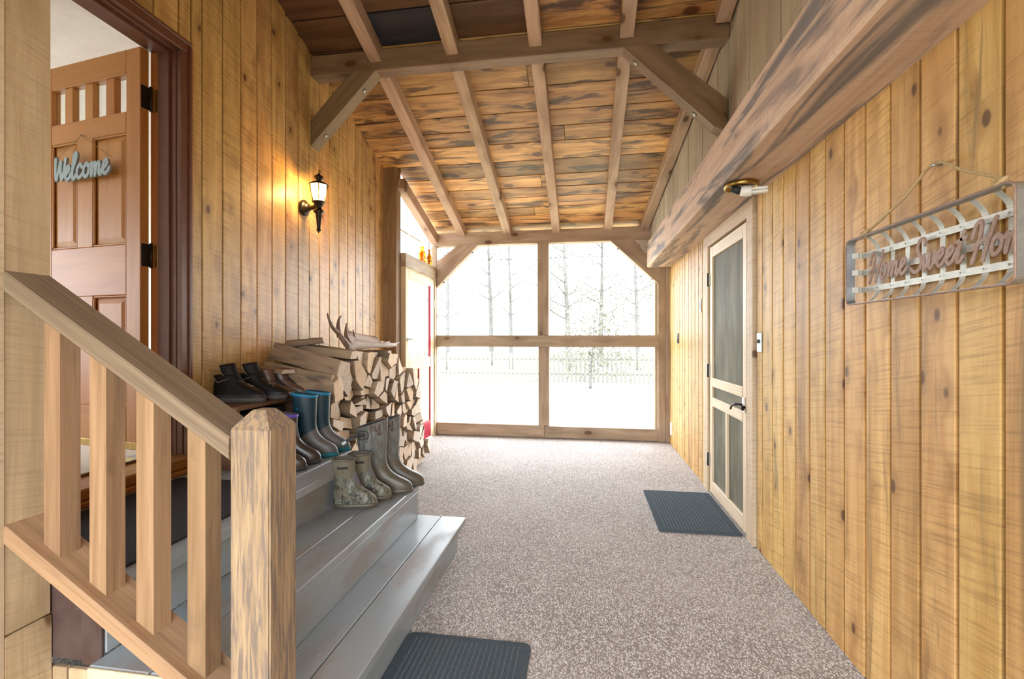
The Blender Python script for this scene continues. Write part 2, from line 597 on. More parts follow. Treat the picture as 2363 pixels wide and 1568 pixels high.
# ------------------------------------------------------------------ floor
fl = bx('floor', XL - .1, XR + .1, YF, YB + .12, -.06, 0, 'carpet', None, 'y', 0)
tag(fl, 'speckled beige and brown looped carpet covering the porch floor', 'carpet', kind='structure')

# ------------------------------------------------------------------ right wall
wr = struct('wall_right', 'golden pine plank wall with the screen door on the right', 'wall')
seams = [3.037, 2.946, 2.798, 2.656, 2.512, 2.367, 2.224, 2.075, 1.931, 1.787, 1.644, 1.496, 1.35]
y = 1.35
while y > YF:
    y -= .147
    seams.append(y)
far = [YB, 5.86, 5.74, 5.635, 5.485, 5.338, 5.205, 5.072, 4.909, 4.766, 4.631, 4.495, 4.353, 4.248]
for S in (seams, far):
    for a, b in zip(S[:-1], S[1:]):
        ya, yb = b + .0065, a - .0065
        t = .018 + random.uniform(-.001, .001)
        board('plank', (XR + .012, (ya + yb) / 2, 1.15), (0, 0, 1), (0, 1, 0), 2.30, yb - ya, t, 'pine_right', wr, .0025)
bx('sheathing', XR + .016, XR + .05, YF, 3.04, 0, 2.45, 'groove', wr, 'z', 0)
bx('sheathing', XR + .016, XR + .05, 4.24, YB + .1, 0, 2.45, 'groove', wr, 'z', 0)
bx('sheathing', XR + .016, XR + .05, 3.04, 4.24, 2.1, 2.45, 'groove', wr, 'z', 0)

# big barn beam on the right wall
bm = bx('trim_1', .77, XR + .02, YF, 5.90, 2.165, 2.465, 'beam', None, 'y', .012)
tag(bm, 'massive weathered barn beam running along the top of the right wall', 'beam', kind='structure')


def gx(y): return 1.0 - .072 * (max(y, 2.9) - 3.4)


gw = struct('wall_upper_right', 'grey-brown vertical boards above the barn beam on the right', 'wall')
y = YB
while y > YF:
    w = random.choice((.13, .15, .19, .22))
    yc = y - w / 2
    zt = roof(yc) + .02
    board('plank', (gx(yc) + .012, yc, (2.44 + zt) / 2), (0, 0, 1), (gx(yc + .05) - gx(yc - .05), .1, 0), zt - 2.44, w - .006, .02 + random.uniform(-.004, .004), 'grey_board', gw, .002)
    y -= w
for y0_, y1_ in ((2.9, YB + .1), (YF, 2.9)):
    vs = [(gx(y_) + dx_, y_, z_) for dx_ in (.03, .07) for y_, z_ in ((y0_, 2.4), (y1_, 2.4), (y1_, roof(y1_) + .1), (y0_, roof(y0_) + .1))]
    mesh('sheathing', vs, [(0, 1, 2, 3), (7, 6, 5, 4)] + [(k, (k + 1) % 4, 4 + (k + 1) % 4, 4 + k) for k in range(4)], 'groove', gw)

# ------------------------------------------------------------------ screen door (door_1)
d1 = struct('door_1', 'tall pale wooden screen door with dark film panels on the right wall', 'door')
XD = XR - .004
bx('casing', XR - .016, XR + .03, 4.10, 4.235, 0, 2.10, 'casing_pale', d1)
bx('casing', XR - .016, XR + .03, 3.05, 3.165, 0, 2.10, 'casing_pale', d1)
bx('casing', XR - .016, XR + .03, 3.05, 4.235, 2.06, 2.163, 'casing_pale', d1, 'y')
bx('jamb', XR + .0, XR + .12, 3.166, 3.20, 0, 2.06, 'sill', d1)
bx('jamb', XR + .0, XR + .12, 4.075, 4.10, 0, 2.06, 'casing_pale', d1)
bx('stile', XD, XD + .03, 3.203, 3.265, .015, 2.045, 'door_pale', d1)
bx('stile', XD, XD + .03, 4.005, 4.072, .015, 2.045, 'door_pale', d1)
bx('top_rail', XD, XD + .03, 3.265, 4.005, 1.955, 2.045, 'door_pale', d1)
bx('bottom_rail', XD, XD + .03, 3.265, 4.005, .015, .115, 'door_pale', d1)
for z0 in (.735, .895):
    r_ = bx('lock_rail', XD - .004, XD + .03, 3.265, 4.005, z0, z0 + .072, 'door_pale', d1)
    for k in range(3):
        bx('bead', XD - .008, XD, 3.267, 4.003, z0 + .010 + k * .022, z0 + .020 + k * .022, 'door_pale', r_, None, .002)
bx('muntin', XD, XD + .03, 3.61, 3.65, .115, .735, 'door_pale', d1)
for (ya, yb, za, zb) in ((3.265, 4.005, .967, 1.955), (3.265, 4.005, .807, .895), (3.265, 3.61, .115, .735), (3.65, 4.005, .115, .735)):
    bx('screen_panel', XD + .016, XD + .020, ya, yb, za, zb, 'screen', d1, None, 0)
for z in (1.78, 1.02, .28):
    h = bx('hinge', XD - .010, XD + .004, 4.062, 4.10, z - .05, z + .05, 'steel', d1, None, .003)
    tube('hinge_pin', [(XD - .014, 4.085, z - .055), (XD - .014, 4.085, z + .055)], .006, 'black_metal', h)
hd = bx('latch_plate', XD - .012, XD, 3.215, 3.25, .80, .90, 'white_plastic', d1, None, .004)
tube('latch_lever', catmull([(XD - .012, 3.235, .85), (XD - .05, 3.24, .855), (XD - .06, 3.29, .84), (XD - .055, 3.34, .81)]), .007, 'black_metal', hd)
tube('latch_strike', [(XD - .012, 3.20, .84), (XD - .03, 3.19, .84), (XD - .03, 3.17, .83)], .010, 'black_metal', hd)
# dark room behind it
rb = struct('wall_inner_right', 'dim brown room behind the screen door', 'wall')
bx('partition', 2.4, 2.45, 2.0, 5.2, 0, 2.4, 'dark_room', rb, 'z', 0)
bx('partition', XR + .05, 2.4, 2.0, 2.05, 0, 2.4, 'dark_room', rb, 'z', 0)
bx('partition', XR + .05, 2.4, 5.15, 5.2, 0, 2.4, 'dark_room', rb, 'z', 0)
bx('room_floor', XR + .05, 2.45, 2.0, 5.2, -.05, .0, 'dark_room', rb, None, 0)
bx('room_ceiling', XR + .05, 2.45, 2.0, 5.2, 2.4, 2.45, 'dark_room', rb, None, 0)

# ------------------------------------------------------------------ left wall
wl = struct('wall_left', 'golden brown pine plank wall with the wall lantern on the left', 'wall')
ls = [2.27, 2.346, 2.498, 2.649, 2.796, 2.946, 3.095, 3.247, 3.39, 3.535, 3.686, 3.841, 3.995, 4.144, 4.292, 4.442, 4.582, 4.731, 4.80]
for a, b in zip(ls[:-1], ls[1:]):
    zt = roof((a + b) / 2) + .01
    board('plank', (XL - .010, (a + b) / 2, zt / 2), (0, 0, 1), (0, 1, 0), zt, b - a - .009, .018, 'pine_left', wl, .0025)
ab = [2.27, 2.19, 2.043, 1.895, 1.748, 1.6, 1.453, 1.306, 1.16, 1.01]
for b, a in zip(ab[:-1], ab[1:]):
    zt = roof((a + b) / 2) + .01
    board('plank', (XL - .010, (a + b) / 2, (zt + 2.90) / 2), (0, 0, 1), (0, 1, 0), zt - 2.90, b - a - .009, .018, 'pine_left', wl, .0025)
bx('sheathing', XL - .06, XL - .016, 2.25, 4.80, 0, 3.9, 'groove', wl, 'z', 0)
bx('sheathing', XL - .06, XL - .016, .9, 2.25, 2.87, 4.3, 'groove', wl, 'z', 0)
bx('sheathing', XL - .06, XL - .016, .9, 1.22, 0, 2.9, 'groove', wl, 'z', 0)
# near left return wall beside the camera
wn = struct('wall_near_left', 'pine plank wall beside the near end of the stairs', 'wall')
y = .99
while y > YF:
    board('plank', (-1.63, y - .07, 2.3), (0, 0, 1), (0, 1, 0), 4.6, .138, .02, 'pine_left', wn, .0025)
    y -= .147
bx('sheathing', -1.70, -1.645, YF, 1.0, 0, roof(1.0), 'groove', wn, 'z', 0)
bx('sheathing', XL - .05, -1.61, .94, 1.0, 0, roof(1.0), 'groove', wn, 'z', 0)

# unseen wall added behind the camera to cut light from the open entrance
wf = struct('front_light_block', 'unseen plank wall added over the open entrance to cut the light from behind', 'wall')
x = -1.64
while x < XR:
    board('plank', (x + .07, YF + .02, 3.75), (0, 0, 1), (1, 0, 0), 2.7, .138, .02, 'pine_right', wf, .0025)
    x += .147
bx('sheathing', -1.7, 1.15, YF - .05, YF, 2.4, 5.15, 'groove', wf, 'z', 0)

# corner timber post at the end of the left wall
pt = bx('trim_2', -2.165, -2.005, 4.768, 4.90, 0, roof(4.83) + .02, 'brown_timber', None, 'z', .006)
tag(pt, 'brown timber post where the plank wall meets the red door', 'post', kind='structure')

# ------------------------------------------------------------------ back wall frame
wb = struct('wall_back', 'open timber frame wall with four bright openings at the far end', 'wall')
bx('plate', -2.0, .86, YB, YB + .13, 2.53, 2.70, 'timber', wb, 'x', .006)
bx('post', -2.02, -1.945, YB - .005, YB + .13, 0, 2.53, 'timber', wb, 'z', .006)
bx('post', .915, 1.005, YB - .005, YB + .13, 0, 2.55, 'timber', wb, 'z', .006)
bx('post', 1.005, XR + .01, YB - .012, YB + .13, 0, 2.55, 'timber', wb, 'z', .006)
bx('sill', -1.945, -.50, YB, YB + .12, .012, .170, 'timber', wb, 'x', .005)
bx('sill', -.497, .915, YB, YB + .12, .012, .160, 'timber', wb, 'x', .005)
bx('rail', -1.945, .925, YB - .004, YB + .10, 1.182, 1.336, 'timber', wb, 'x', .005)
bx('mullion', -.592, -.447, YB, YB + .10, 1.336, 2.53, 'timber', wb, 'z', .005)
bx('mullion', -.580, -.438, YB, YB + .10, .168, 1.182, 'timber', wb, 'z', .005)
bx('screen_stop', .885, .915, YB + .05, YB + .11, .16, 2.2, 'casing_pale', wb, 'z', .003)


def brace_xz(name, A, B, wdt, y0, y1, mat, parent, cuts):
    """diagonal brace in an x-z plane; cuts: polygon of its face"""
    vs = [(x, y0, z) for x, z in cuts] + [(x, y1, z) for x, z in cuts]
    n = len(cuts)
    fs = [tuple(range(n)), tuple(range(2 * n - 1, n - 1, -1))] + [(i, (i + 1) % n, n + (i + 1) % n, n + i) for i in range(n)]
    c = V((sum(v[0] for v in vs) / len(vs), (y0 + y1) / 2, sum(v[2] for v in vs) / len(vs)))
    lx = (V((B[0], 0, B[1])) - V((A[0], 0, A[1]))).normalized()
    ly = V((0, 1, 0)).cross(lx)
    m = Matrix((lx, ly, lx.cross(ly))).transposed().to_4x4()
    m.translation = c
    mi = m.inverted()
    o = mesh(name, [mi @ V(v) for v in vs], fs, mat, parent)
    o.matrix_basis = m
    return o


bl = brace_xz('brace', (-1.95, 2.15), (-1.5, 2.53), .12, YB - .004, YB + .10, 'timber', wb, [(-1.945, 2.316), (-1.945, 1.975), (-1.375, 2.535), (-1.65, 2.535)])
br = brace_xz('brace', (.92, 2.05), (.4, 2.53), .12, YB - .004, YB + .10, 'timber', wb, [(.925, 2.33), (.925, 1.972), (.327, 2.535), (.62, 2.535)])
for (x, z) in ((-1.86, 2.05), (-1.47, 2.44), (.43, 2.43), (.85, 2.04)):
    lathe('bolt_head', [(.0, .0), (.017, .0), (.017, .01), (.0, .012)], 'black_metal', wb, 10, (x, YB + .05, z - .006), 'z')
cb = brace_xz('corner_block', (.72, 2.45), (.8, 2.45), .1, YB - .008, YB + .02, 'grey_board', wb, [(.665, 2.53), (.665, 2.48), (.70, 2.48), (.70, 2.43), (.76, 2.36), (.80, 2.36), (.80, 2.53)])

# side wall with the red door
wsd = struct('wall_back_left', 'timber header and rafter framing over the red door', 'wall')
bx('header', -2.05, -1.95, 4.90, YB, 2.095, 2.245, 'timber', wsd, 'y', .006)
board('gable_rafter', (-1.98, 5.43, roof(5.43) - .15), SL, (1, 0, 0), 1.28, .10, .13, 'rafter', wsd, .005)
bx('gable_screen_bar', -2.03, -2.01, 4.90, 5.55, 2.50, 2.512, 'casing_pale', wsd, 'y', .002)

d3 = struct('door_3', 'cream and dark red half-glass door standing in the bright left corner', 'door')
xd = -2.0
bx('jamb', xd - .02, xd + .05, 4.90, 4.925, 0, 2.095, 'casing_pale', d3)
bx('jamb', xd - .02, xd + .05, 5.93, YB, 0, 2.095, 'casing_pale', d3)
bx('stile', xd, xd + .035, 4.93, 5.03, .03, 2.07, 'cream_wood', d3)
bx('stile', xd, xd + .035, 5.80, 5.925, .03, 2.07, 'cream_wood', d3)
bx('top_rail', xd, xd + .035, 5.03, 5.80, 1.97, 2.07, 'cream_wood', d3, 'y')
bx('lock_rail', xd, xd + .035, 5.03, 5.80, .93, 1.06, 'cream_wood', d3, 'y')
bx('bottom_rail', xd, xd + .035, 5.03, 5.80, .03, .24, 'red_paint', d3, 'y')
bx('muntin', xd, xd + .035, 5.38, 5.46, .24, .93, 'cream_wood', d3)
bx('edge_bead', xd + .01, xd + .036, 5.775, 5.80, .24, 1.97, 'red_paint', d3)
bx('edge_bead', xd + .01, xd + .036, 5.36, 5.38, .24, .93, 'red_paint', d3)
bx('glass_pane', xd + .012, xd + .018, 5.03, 5.78, 1.06, 1.97, 'glass', d3, None, 0)
bx('panel', xd + .008, xd + .022, 5.03, 5.36, .24, .93, 'cream_wood', d3, None, .004)
bx('panel', xd + .008, xd + .022, 5.46, 5.775, .24, .93, 'cream_wood', d3, None, .004)
for z in (1.75, 1.02, .25):
    bx('hinge', xd + .03, xd + .045, 5.915, 5.945, z - .05, z + .05, 'steel', d3, None, .002)
kb = lathe('knob_plate', [(.0, 0), (.022, 0), (.022, .006), (.0, .006)], 'steel', d3, 14, (xd + .035, 4.985, 1.28), 'x')
tube('lever', catmull([(xd + .04, 4.985, 1.28), (xd + .08, 4.985, 1.285), (xd + .09, 5.03, 1.275), (xd + .085, 5.08, 1.26)]), .009, 'steel', kb)

# ------------------------------------------------------------------ ceiling and rafters
ce = struct('ceiling', 'sloping ceiling of stained brown boards on rough rafters', 'ceiling')
edges = [6.35, 6.16, 5.98, 5.80, 5.62, 5.42, 5.24, 5.03, 4.795, 4.54, 4.35, 4.16, 3.90, 3.66, 3.42, 3.16, 2.91, 2.66, 2.40]
y = 2.40
while y > YF - .1:
    y -= .25
    edges.append(y)
for i, (a, b) in enumerate(zip(edges[:-1], edges[1:])):
    yc = (a + b) / 2
    w = (a - b) * 1.0455
    x1 = XR + .15
    split = random.uniform(-.6, .3)
    xl_ = XL - .05 if yc < 4.85 else -1.985
    segs = [(xl_, x1)] if i % 3 else [(xl_, split), (split, x1)]
    mts = ['ceil', 'ceil']
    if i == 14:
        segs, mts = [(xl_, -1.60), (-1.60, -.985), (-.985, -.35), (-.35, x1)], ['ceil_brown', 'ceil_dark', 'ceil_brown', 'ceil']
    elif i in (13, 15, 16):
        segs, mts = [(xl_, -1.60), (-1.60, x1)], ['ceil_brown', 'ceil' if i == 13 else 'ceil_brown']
    for k, (xa, xb) in enumerate(segs):
        t = .022 + random.uniform(-.003, .003)
        board('plank', V(((xa + xb) / 2, yc, roof(yc))) + SN * .011, (1, 0, 0), -SL, xb - xa - .002, w - .010, t, mts[k], ce, .003)
for y0_, y1_, x0_ in ((YF - .1, 4.85, -2.4), (4.85, 6.35, -2.03)):
    yc = (y0_ + y1_) / 2
    board('roof_light_block', V(((x0_ + 1.5) / 2, yc, roof(yc))) + SN * .05, SL, (1, 0, 0), (y1_ - y0_) * 1.0455, 1.5 - x0_, .03, 'groove', ce, 0)  # opaque sheet added above the boards to block sky light
for x in (-1.60, -.985, -.35, .305):
    ya, yb = 6.25, YF
    yc = (ya + yb) / 2
    board('rafter', V((x, yc, roof(yc))) - SN * .062, SL, (1, 0, 0), (ya - yb) * 1.0455, .098, .122, 'rafter', ce, .004)
for ya, yb in ((6.2, 3.45), (3.40, YF)):
    yc = (ya + yb) / 2
    dx = gx(ya) - gx(yb)
    board('rafter', V(((gx(ya) + gx(yb)) / 2 - .055, yc, roof(yc))) - SN * .062, V((dx, ya - yb, roof(ya) - roof(yb))), (1, 0, 0), (ya - yb) * 1.0455, .095, .12, 'rafter', ce, .004)

# purlin with two braces
pu = struct('trim_3', 'dark tie beam with two diagonal braces crossing under the rafters', 'beam')
bx('tie_beam', XL, gx(3.4), 3.403, 3.52, 3.377, 3.538, 'tie', pu, 'x', .005)
b1 = brace_xz('brace', (-2.15, 2.93), (-1.7, 3.37), .15, 3.405, 3.515, 'tie', pu, [(-2.148, 3.03), (-2.148, 2.82), (-1.60, 3.378), (-1.81, 3.378)])
b2 = brace_xz('brace', (.94, 2.87), (.4, 3.37), .15, 3.405, 3.515, 'tie', pu, [(.985, 2.95), (.985, 2.72), (.90, 2.765), (.28, 3.378), (.50, 3.378)])
for b_, (x, z) in ((b1, (-1.72, 3.257)), (b1, (-2.05, 2.92)), (b2, (.37, 3.289)), (b2, (.78, 2.884))):
    o = lathe('bolt_plug', [(.0, 0), (.018, 0), (.018, .006), (.0, .006)], 'steel', b_, 12, (0, 0, 0), 'z')
    sgn = 1 if b_ is b1 else -1
    nrm = V((sgn * .7, 0, -.714)).normalized()
    m = nrm.to_track_quat('Z', 'Y').to_matrix().to_4x4()
    m.translation = V((x, 3.46, z))
    o.matrix_basis = b_.matrix_basis.inverted() @ m

# ------------------------------------------------------------------ front door (door_2), open inwards
dc = struct('door_frame_trim', 'dark brown painted casing and jamb of the open front door', 'door frame')
dc.name = 'trim_4'
YJ = 2.19
bx('casing', XL - .02, XL + .012, YJ + .005, 2.262, .60, 2.843, 'brown_paint', dc, 'z', .004)
bx('casing_bead', XL + .008, XL + .022, 2.238, 2.258, .60, 2.888, 'brown_paint', dc, 'z', .004)
bx('casing', XL - .02, XL + .012, 1.18, 2.262, 2.845, 2.915, 'brown_paint', dc, 'y', .004)
bx('casing_bead', XL + .008, XL + .022, 1.18, 2.258, 2.89, 2.91, 'brown_paint', dc, 'y', .004)
bx('casing', XL - .02, XL + .012, 1.18, 1.245, .60, 2.845, 'brown_paint', dc, 'z', .004)
bx('jamb', XL - .17, XL - .02, YJ, YJ + .03, .60, 2.85, 'brown_paint', dc, 'z', .002)
bx('jamb', XL - .17, XL - .02, 1.21, 1.24, .60, 2.85, 'brown_paint', dc, 'z', .002)
bx('jamb', XL - .17, XL - .02, 1.24, YJ, 2.835, 2.865, 'brown_paint', dc, 'y', .002)
bx('stop', XL - .118, XL - .05, YJ - .014, YJ, .66, 2.835, 'brown_paint', dc, 'z', .002)
bx('stop', XL - .118, XL - .05, 1.24, YJ, 2.82, 2.835, 'brown_paint', dc, 'y', .002)
bx('rabbet', XL - .172, XL - .118, YJ - .003, YJ, .66, 2.835, 'door_fir', dc, 'z', .001)
bx('threshold', XL - .17, -2.04, 1.24, YJ + .06, .61, .66, 'sill', dc, 'y', .008)
bx('threshold_step', -2.10, -2.02, 1.20, 2.27, .585, .612, 'sill', dc, 'y', .004)
bx('metal_sill', XL - .19, XL - .09, 1.24, YJ, .66, .672, 'steel', dc, 'y', .003)

dd = empty('door_2', (-2.312, 2.118, .70), math.atan2(.141, -.990), 'varnished fir front door with four small panes, swung open into the house', 'door', None, 'structure')
# local x runs from the hinge to the free edge, the face towards the porch is +y (door turned about), z from the door bottom
W2, H2, T2 = .82, 2.13, .045


def dbx(n, x0, x1, z0, z1, y0=-T2, y1=0.0, mat='door_fir', par=None, along=None, bev=.003):
    return bx(n, x0, x1, y0, y1, z0, z1, mat, par or dd, along, bev)


dbx('stile', 0, .105, 0, H2)
dbx('stile', .70, W2, 0, H2)
dbx('top_rail', .105, .70, 2.0, H2)
dbx('frieze_rail', .105, .70, 1.69, 1.80)
dbx('lock_rail', .105, .70, .82, 1.09)
dbx('bottom_rail', .105, .70, 0, .22)
dbx('mullion', .362, .486, 1.09, 1.69)
dbx('mullion', .362, .486, .22, .82)
xs = [.105, .20, .268, .368, .434, .532, .598, .70]
for k in range(3):
    dbx('muntin', xs[1 + 2 * k], xs[2 + 2 * k], 1.80, 2.0, -T2 + .006, -.006)
for k in range(4):
    dbx('glass_pane', xs[2 * k], xs[2 * k + 1], 1.80, 2.0, -.028, -.022, 'glass', None, None, 0)
for (z0, z1) in ((1.09, 1.69), (.22, .82)):
    for (x0, x1) in ((.105, .362), (.486, .70)):
        # raised panel: bevelled field on both sides
        vs, fs = [], []
        yc = -T2 / 2
        for sg in (-1, 1):
            i0 = len(vs)
            for inset, dep in ((0, .006), (.012, .006), (.045, .016), (.050, .016)):
                vs += [(x0 + inset, yc + sg * dep, z0 + inset), (x1 - inset, yc + sg * dep, z0 + inset), (x1 - inset, yc + sg * dep, z1 - inset), (x0 + inset, yc + sg * dep, z1 - inset)]
            for q in range(3):
                for k in range(4):
                    fs.append((i0 + q * 4 + k, i0 + q * 4 + (k + 1) % 4, i0 + q * 4 + 4 + (k + 1) % 4, i0 + q * 4 + 4 + k))
            fs.append(tuple(i0 + 12 + k for k in range(4)))
        pn = mesh('panel', [(z, x, y_) for x, y_, z in [(v[0], v[1], v[2]) for v in vs]], fs, 'door_fir', dd)
        pn.matrix_basis = Matrix(((0, 1, 0, 0), (0, 0, 1, 0), (1, 0, 0, 0), (0, 0, 0, 1)))
        for (a, b, c, d_) in ((x0, x1, z1 - .012, z1), (x0, x1, z0, z0 + .012)):
            dbx('moulding', a, b, c, d_, -.012, -.002, 'door_fir', pn, None, .004)
        for (a, b) in ((x0, x0 + .012), (x1 - .012, x1)):
            dbx('moulding', a, b, z0 + .012, z1 - .012, -.012, -.002, 'door_fir', pn, None, .004)
dbx('door_sweep', .0, W2, -.004, .035, -.004, .010, 'brass', None, 'x', .003)
for z in (1.87, 1.03, .25):
    h = bx('hinge', -.004, .0, -T2, -.002, z - .06, z + .06, 'dark_metal', dd, None, .001)
    tube('hinge_pin', [(-.008, -T2 - .004, z - .066), (-.008, -T2 - .004, z + .066)], .008, 'dark_metal', h)
for z in (2.57, 1.73, .95):
    bx('hinge_leaf', XL - .171, XL - .125, YJ - .006, YJ - .002, z - .06, z + .06, 'brass', dc, None, .001)

# room inside the house
ri = struct('wall_inside', 'white plastered room seen through the open front door', 'wall')
bx('room_ceiling', -6.6, XL - .06, .0, 5.2, 3.05, 3.12, 'plaster', ri, None, 0)
bx('room_floor', -6.6, XL - .06, .0, 5.2, .55, .60, 'room_floor', ri, None, 0)
bx('partition', -6.6, XL - .06, 4.4, 4.5, .6, 3.05, 'plaster', ri, None, 0)
bx('partition', -6.6, XL - .06, .0, .1, .6, 3.05, 'plaster', ri, None, 0)
bx('partition', -6.65, -6.55, .0, 4.5, .6, 1.0, 'plaster', ri, None, 0)
bx('partition', -6.65, -6.55, .0, 4.5, 2.6, 3.05, 'plaster', ri, None, 0)
bx('partition', XL - .075, XL - .06, .1, 1.21, .6, 3.05, 'plaster', ri, None, 0)
bx('partition', XL - .075, XL - .06, 2.22, 4.4, .6, 3.05, 'plaster', ri, None, 0)

# ------------------------------------------------------------------ stroke lettering
GL = {
    'W': ([[(0, .95), (.03, .5), (.12, .06), (.2, .3), (.33, .8), (.36, .4), (.47, .06), (.58, .45), (.62, .9)]], .62),
    'e': ([[(-.04, .16), (.12, .24), (.27, .42), (.2, .56), (.07, .42), (.06, .15), (.2, .0), (.36, .12), (.42, .22)]], .40),
    'l': ([[(-.04, .16), (.12, .45), (.26, .88), (.2, 1.06), (.1, .9), (.08, .35), (.12, .04), (.22, .0), (.34, .18)]], .32),
    'c': ([[(.32, .42), (.22, .55), (.07, .42), (.05, .15), (.19, .0), (.36, .12), (.42, .2)]], .40),
    'o': ([[(.2, .55), (.06, .42), (.05, .15), (.19, .0), (.34, .15), (.34, .42), (.2, .55), (.3, .42), (.46, .45)]], .45),
    'm': ([[(-.02, .45), (.06, .5), (.08, .0), (.12, .35), (.22, .52), (.28, .4), (.29, .0), (.34, .36), (.45, .52), (.51, .4), (.51, .1), (.6, .0), (.70, .16)]], .68),
    'H': ([[(.0, .62), (.05, .95), (.22, 1.05), (.27, .7), (.22, .3), (.12, -.12)], [(.72, 1.05), (.62, .62), (.54, .2), (.50, -.1)], [(.08, .30), (.3, .46), (.62, .52)]], .70),
    'S': ([[(.52, .82), (.46, 1.02), (.28, 1.04), (.18, .8), (.3, .55), (.46, .35), (.44, .06), (.22, -.04), (.02, .1)]], .55),
    'w': ([[(.0, .48), (.05, .2), (.12, .0), (.24, .25), (.29, .46), (.31, .1), (.42, .0), (.53, .3), (.56, .5), (.64, .42)]], .60),
    't': ([[(-.04, .16), (.14, .6), (.22, .92), (.12, .4), (.12, .06), (.22, .0), (.34, .16)], [(-.02, .62), (.34, .7)]], .34),
    ' ': ([], .24),
}


def lettering(name, text, origin, ex, ez, dv, size, w, depth, mat, parent, slant=.18):
    vs, fs = [], []
    adv = 0.0
    ns = 0
    for ch in text:
        strokes, a = GL[ch]
        for st in strokes:
            pts = [V(origin) + V(ex) * ((adv + x + z * slant) * size) + V(ez) * (z * size) for x, z in st]
            p = catmull(pts, 5)
            ns += 1
            v2, f2 = [], []
            o = len(vs)
            dn = V(dv).normalized()
            for i in range(len(p) - 1):
                v2, f2 = ribbon_geo([p[i], p[i + 1]], w, dv, ez, depth + 4e-5 * ns + 4e-6 * i)
                o = len(vs)
                vs += v2
                fs += [tuple(q + o for q in f) for f in f2]
            # round joins and stroke ends, each a hair thinner than the last so that no faces coincide
            for i, e in enumerate(p):
                o = len(vs)
                n = 10
                dd_ = depth + 4e-5 * ns - 4e-6 * (i + 1)
                for sg in (-1, 1):
                    for k in range(n):
                        q = 2 * math.pi * k / n
                        vs.append(e + (V(ex) * math.cos(q) + V(ez) * math.sin(q)) * w + dn * (sg * dd_))
                fs += [tuple(range(o, o + n)), tuple(range(o + 2 * n - 1, o + n - 1, -1))]
                fs += [(o + k, o + (k + 1) % n, o + n + (k + 1) % n, o + n + k) for k in range(n)]
        adv += a
    return mesh(name, vs, fs, mat, parent)


# ------------------------------------------------------------------ stairs
st = empty('staircase', (-1.2, 1.9, 0), 0, 'grey-blue painted wooden steps and landing leading to the front door', 'stairs')
st.location = (0, 0, 0)
Y0, Y1 = 1.085, 2.72
# first step
bx('tread', -.868, -.716, Y0, 2.765, .150, .190, 'paint', st, 'y', .004)
bx('tread', -1.02, -.872, Y0, 2.765, .150, .190, 'paint', st, 'y', .004)
bx('riser', -.775, -.752, Y0 + .02, 2.712, 0, .150, 'paint', st, 'y', .003)
bx('end_board', -1.02, -.775, 2.69, 2.712, 0, .150, 'paint', st, 'x', .003)
# second step
bx('tread', -1.144, -1.0, Y0 - .012, Y1, .350, .390, 'paint', st, 'y', .004)
bx('tread', -1.335, -1.148, Y0 - .012, Y1, .350, .390, 'paint', st, 'y', .004)
bx('riser', -1.026, -1.003, Y0, Y1 - .003, .190, .350, 'paint', st, 'y', .003)
bx('end_board', -1.335, -1.026, Y1 - .025, Y1 - .003, 0, .350, 'paint', st, 'x', .003)
bx('end_strip', -1.33, -1.0, Y0 - .020, Y0 - .012, .352, .388, 'cream_wood', st, 'x', .002)
# landing
for (a, b) in ((-1.43, -1.292), (-1.57, -1.434), (-1.71, -1.574), (-1.85, -1.714), (-1.99, -1.854), (-2.138, -1.994)):
    bx('landing_board', a, b, Y0 + .035, Y1, .545, .585, 'paint', st, 'y', .004)
bx('riser', -1.358, -1.335, Y0 + .036, Y1 - .003, .390, .545, 'paint', st, 'y', .003)
bx('end_board', -2.138, -1.358, Y1 - .025, Y1 - .003, 0, .545, 'paint', st, 'x', .003)
bx('skirt', -2.138, -1.40, Y0 + .024, Y0 + .034, .37, .587, 'dark_brown', st, 'x', .003)
bx('skirt', -1.40, -1.337, Y0 + .022, Y0 + .034, .36, .587, 'dark_brown', st, 'z', .003)
x = -1.02
for k in range(8):
    bx('side_board', x - .14, x - .004, Y0 + .024, Y0 + .04, 0, .345, 'post', st, 'z', .003)
    x -= .144
for k in range(3):
    bx('side_board', -.775 - .08 * (k + 1), -.779 - .08 * k, Y0 + .012, Y0 + .03, 0, .148, 'pine_left', st, 'z', .003)

# railing
rl = empty('stair_railing', (-1.12, 1.05, .19), 0, 'rough wooden stair railing with four balusters and a square newel post', 'railing')
rl.location = (0, 0, 0)
YC = 1.05
NW = .1055
# newel with chamfered top
hw = NW / 2
nx = -.7875
prof = [(0, hw), (1.062 - .19, hw), (1.066 - .19, hw - .003), (1.105 - .19, hw - .033), (1.107 - .19, hw - .036)]
vs, fs = [], []
for z, h_ in prof:
    vs += [(z, sx * h_, sy * h_) for sx, sy in ((-1, -1), (1, -1), (1, 1), (-1, 1))]
for i in range(len(prof) - 1):
    for k in range(4):
        fs.append((i * 4 + k, i * 4 + (k + 1) % 4, i * 4 + 4 + (k + 1) % 4, i * 4 + 4 + k))
fs += [(0, 1, 2, 3), tuple(len(vs) - 4 + k for k in range(4))]
nwl = mesh('newel_post', vs, fs, 'newel', rl)
b_ = bmesh.new(); b_.from_mesh(nwl.data)
bmesh.ops.bevel(b_, geom=[e for e in b_.edges if abs((e.verts[0].co - e.verts[1].co).x) > .5], offset=.004, segments=2, affect='EDGES')
b_.to_mesh(nwl.data); b_.free()
nwl.matrix_basis = Matrix(((0, 1, 0, nx), (0, 0, 1, YC), (1, 0, 0, .19), (0, 0, 0, 1)))
SR = V((1, 0, -.63)).normalized()


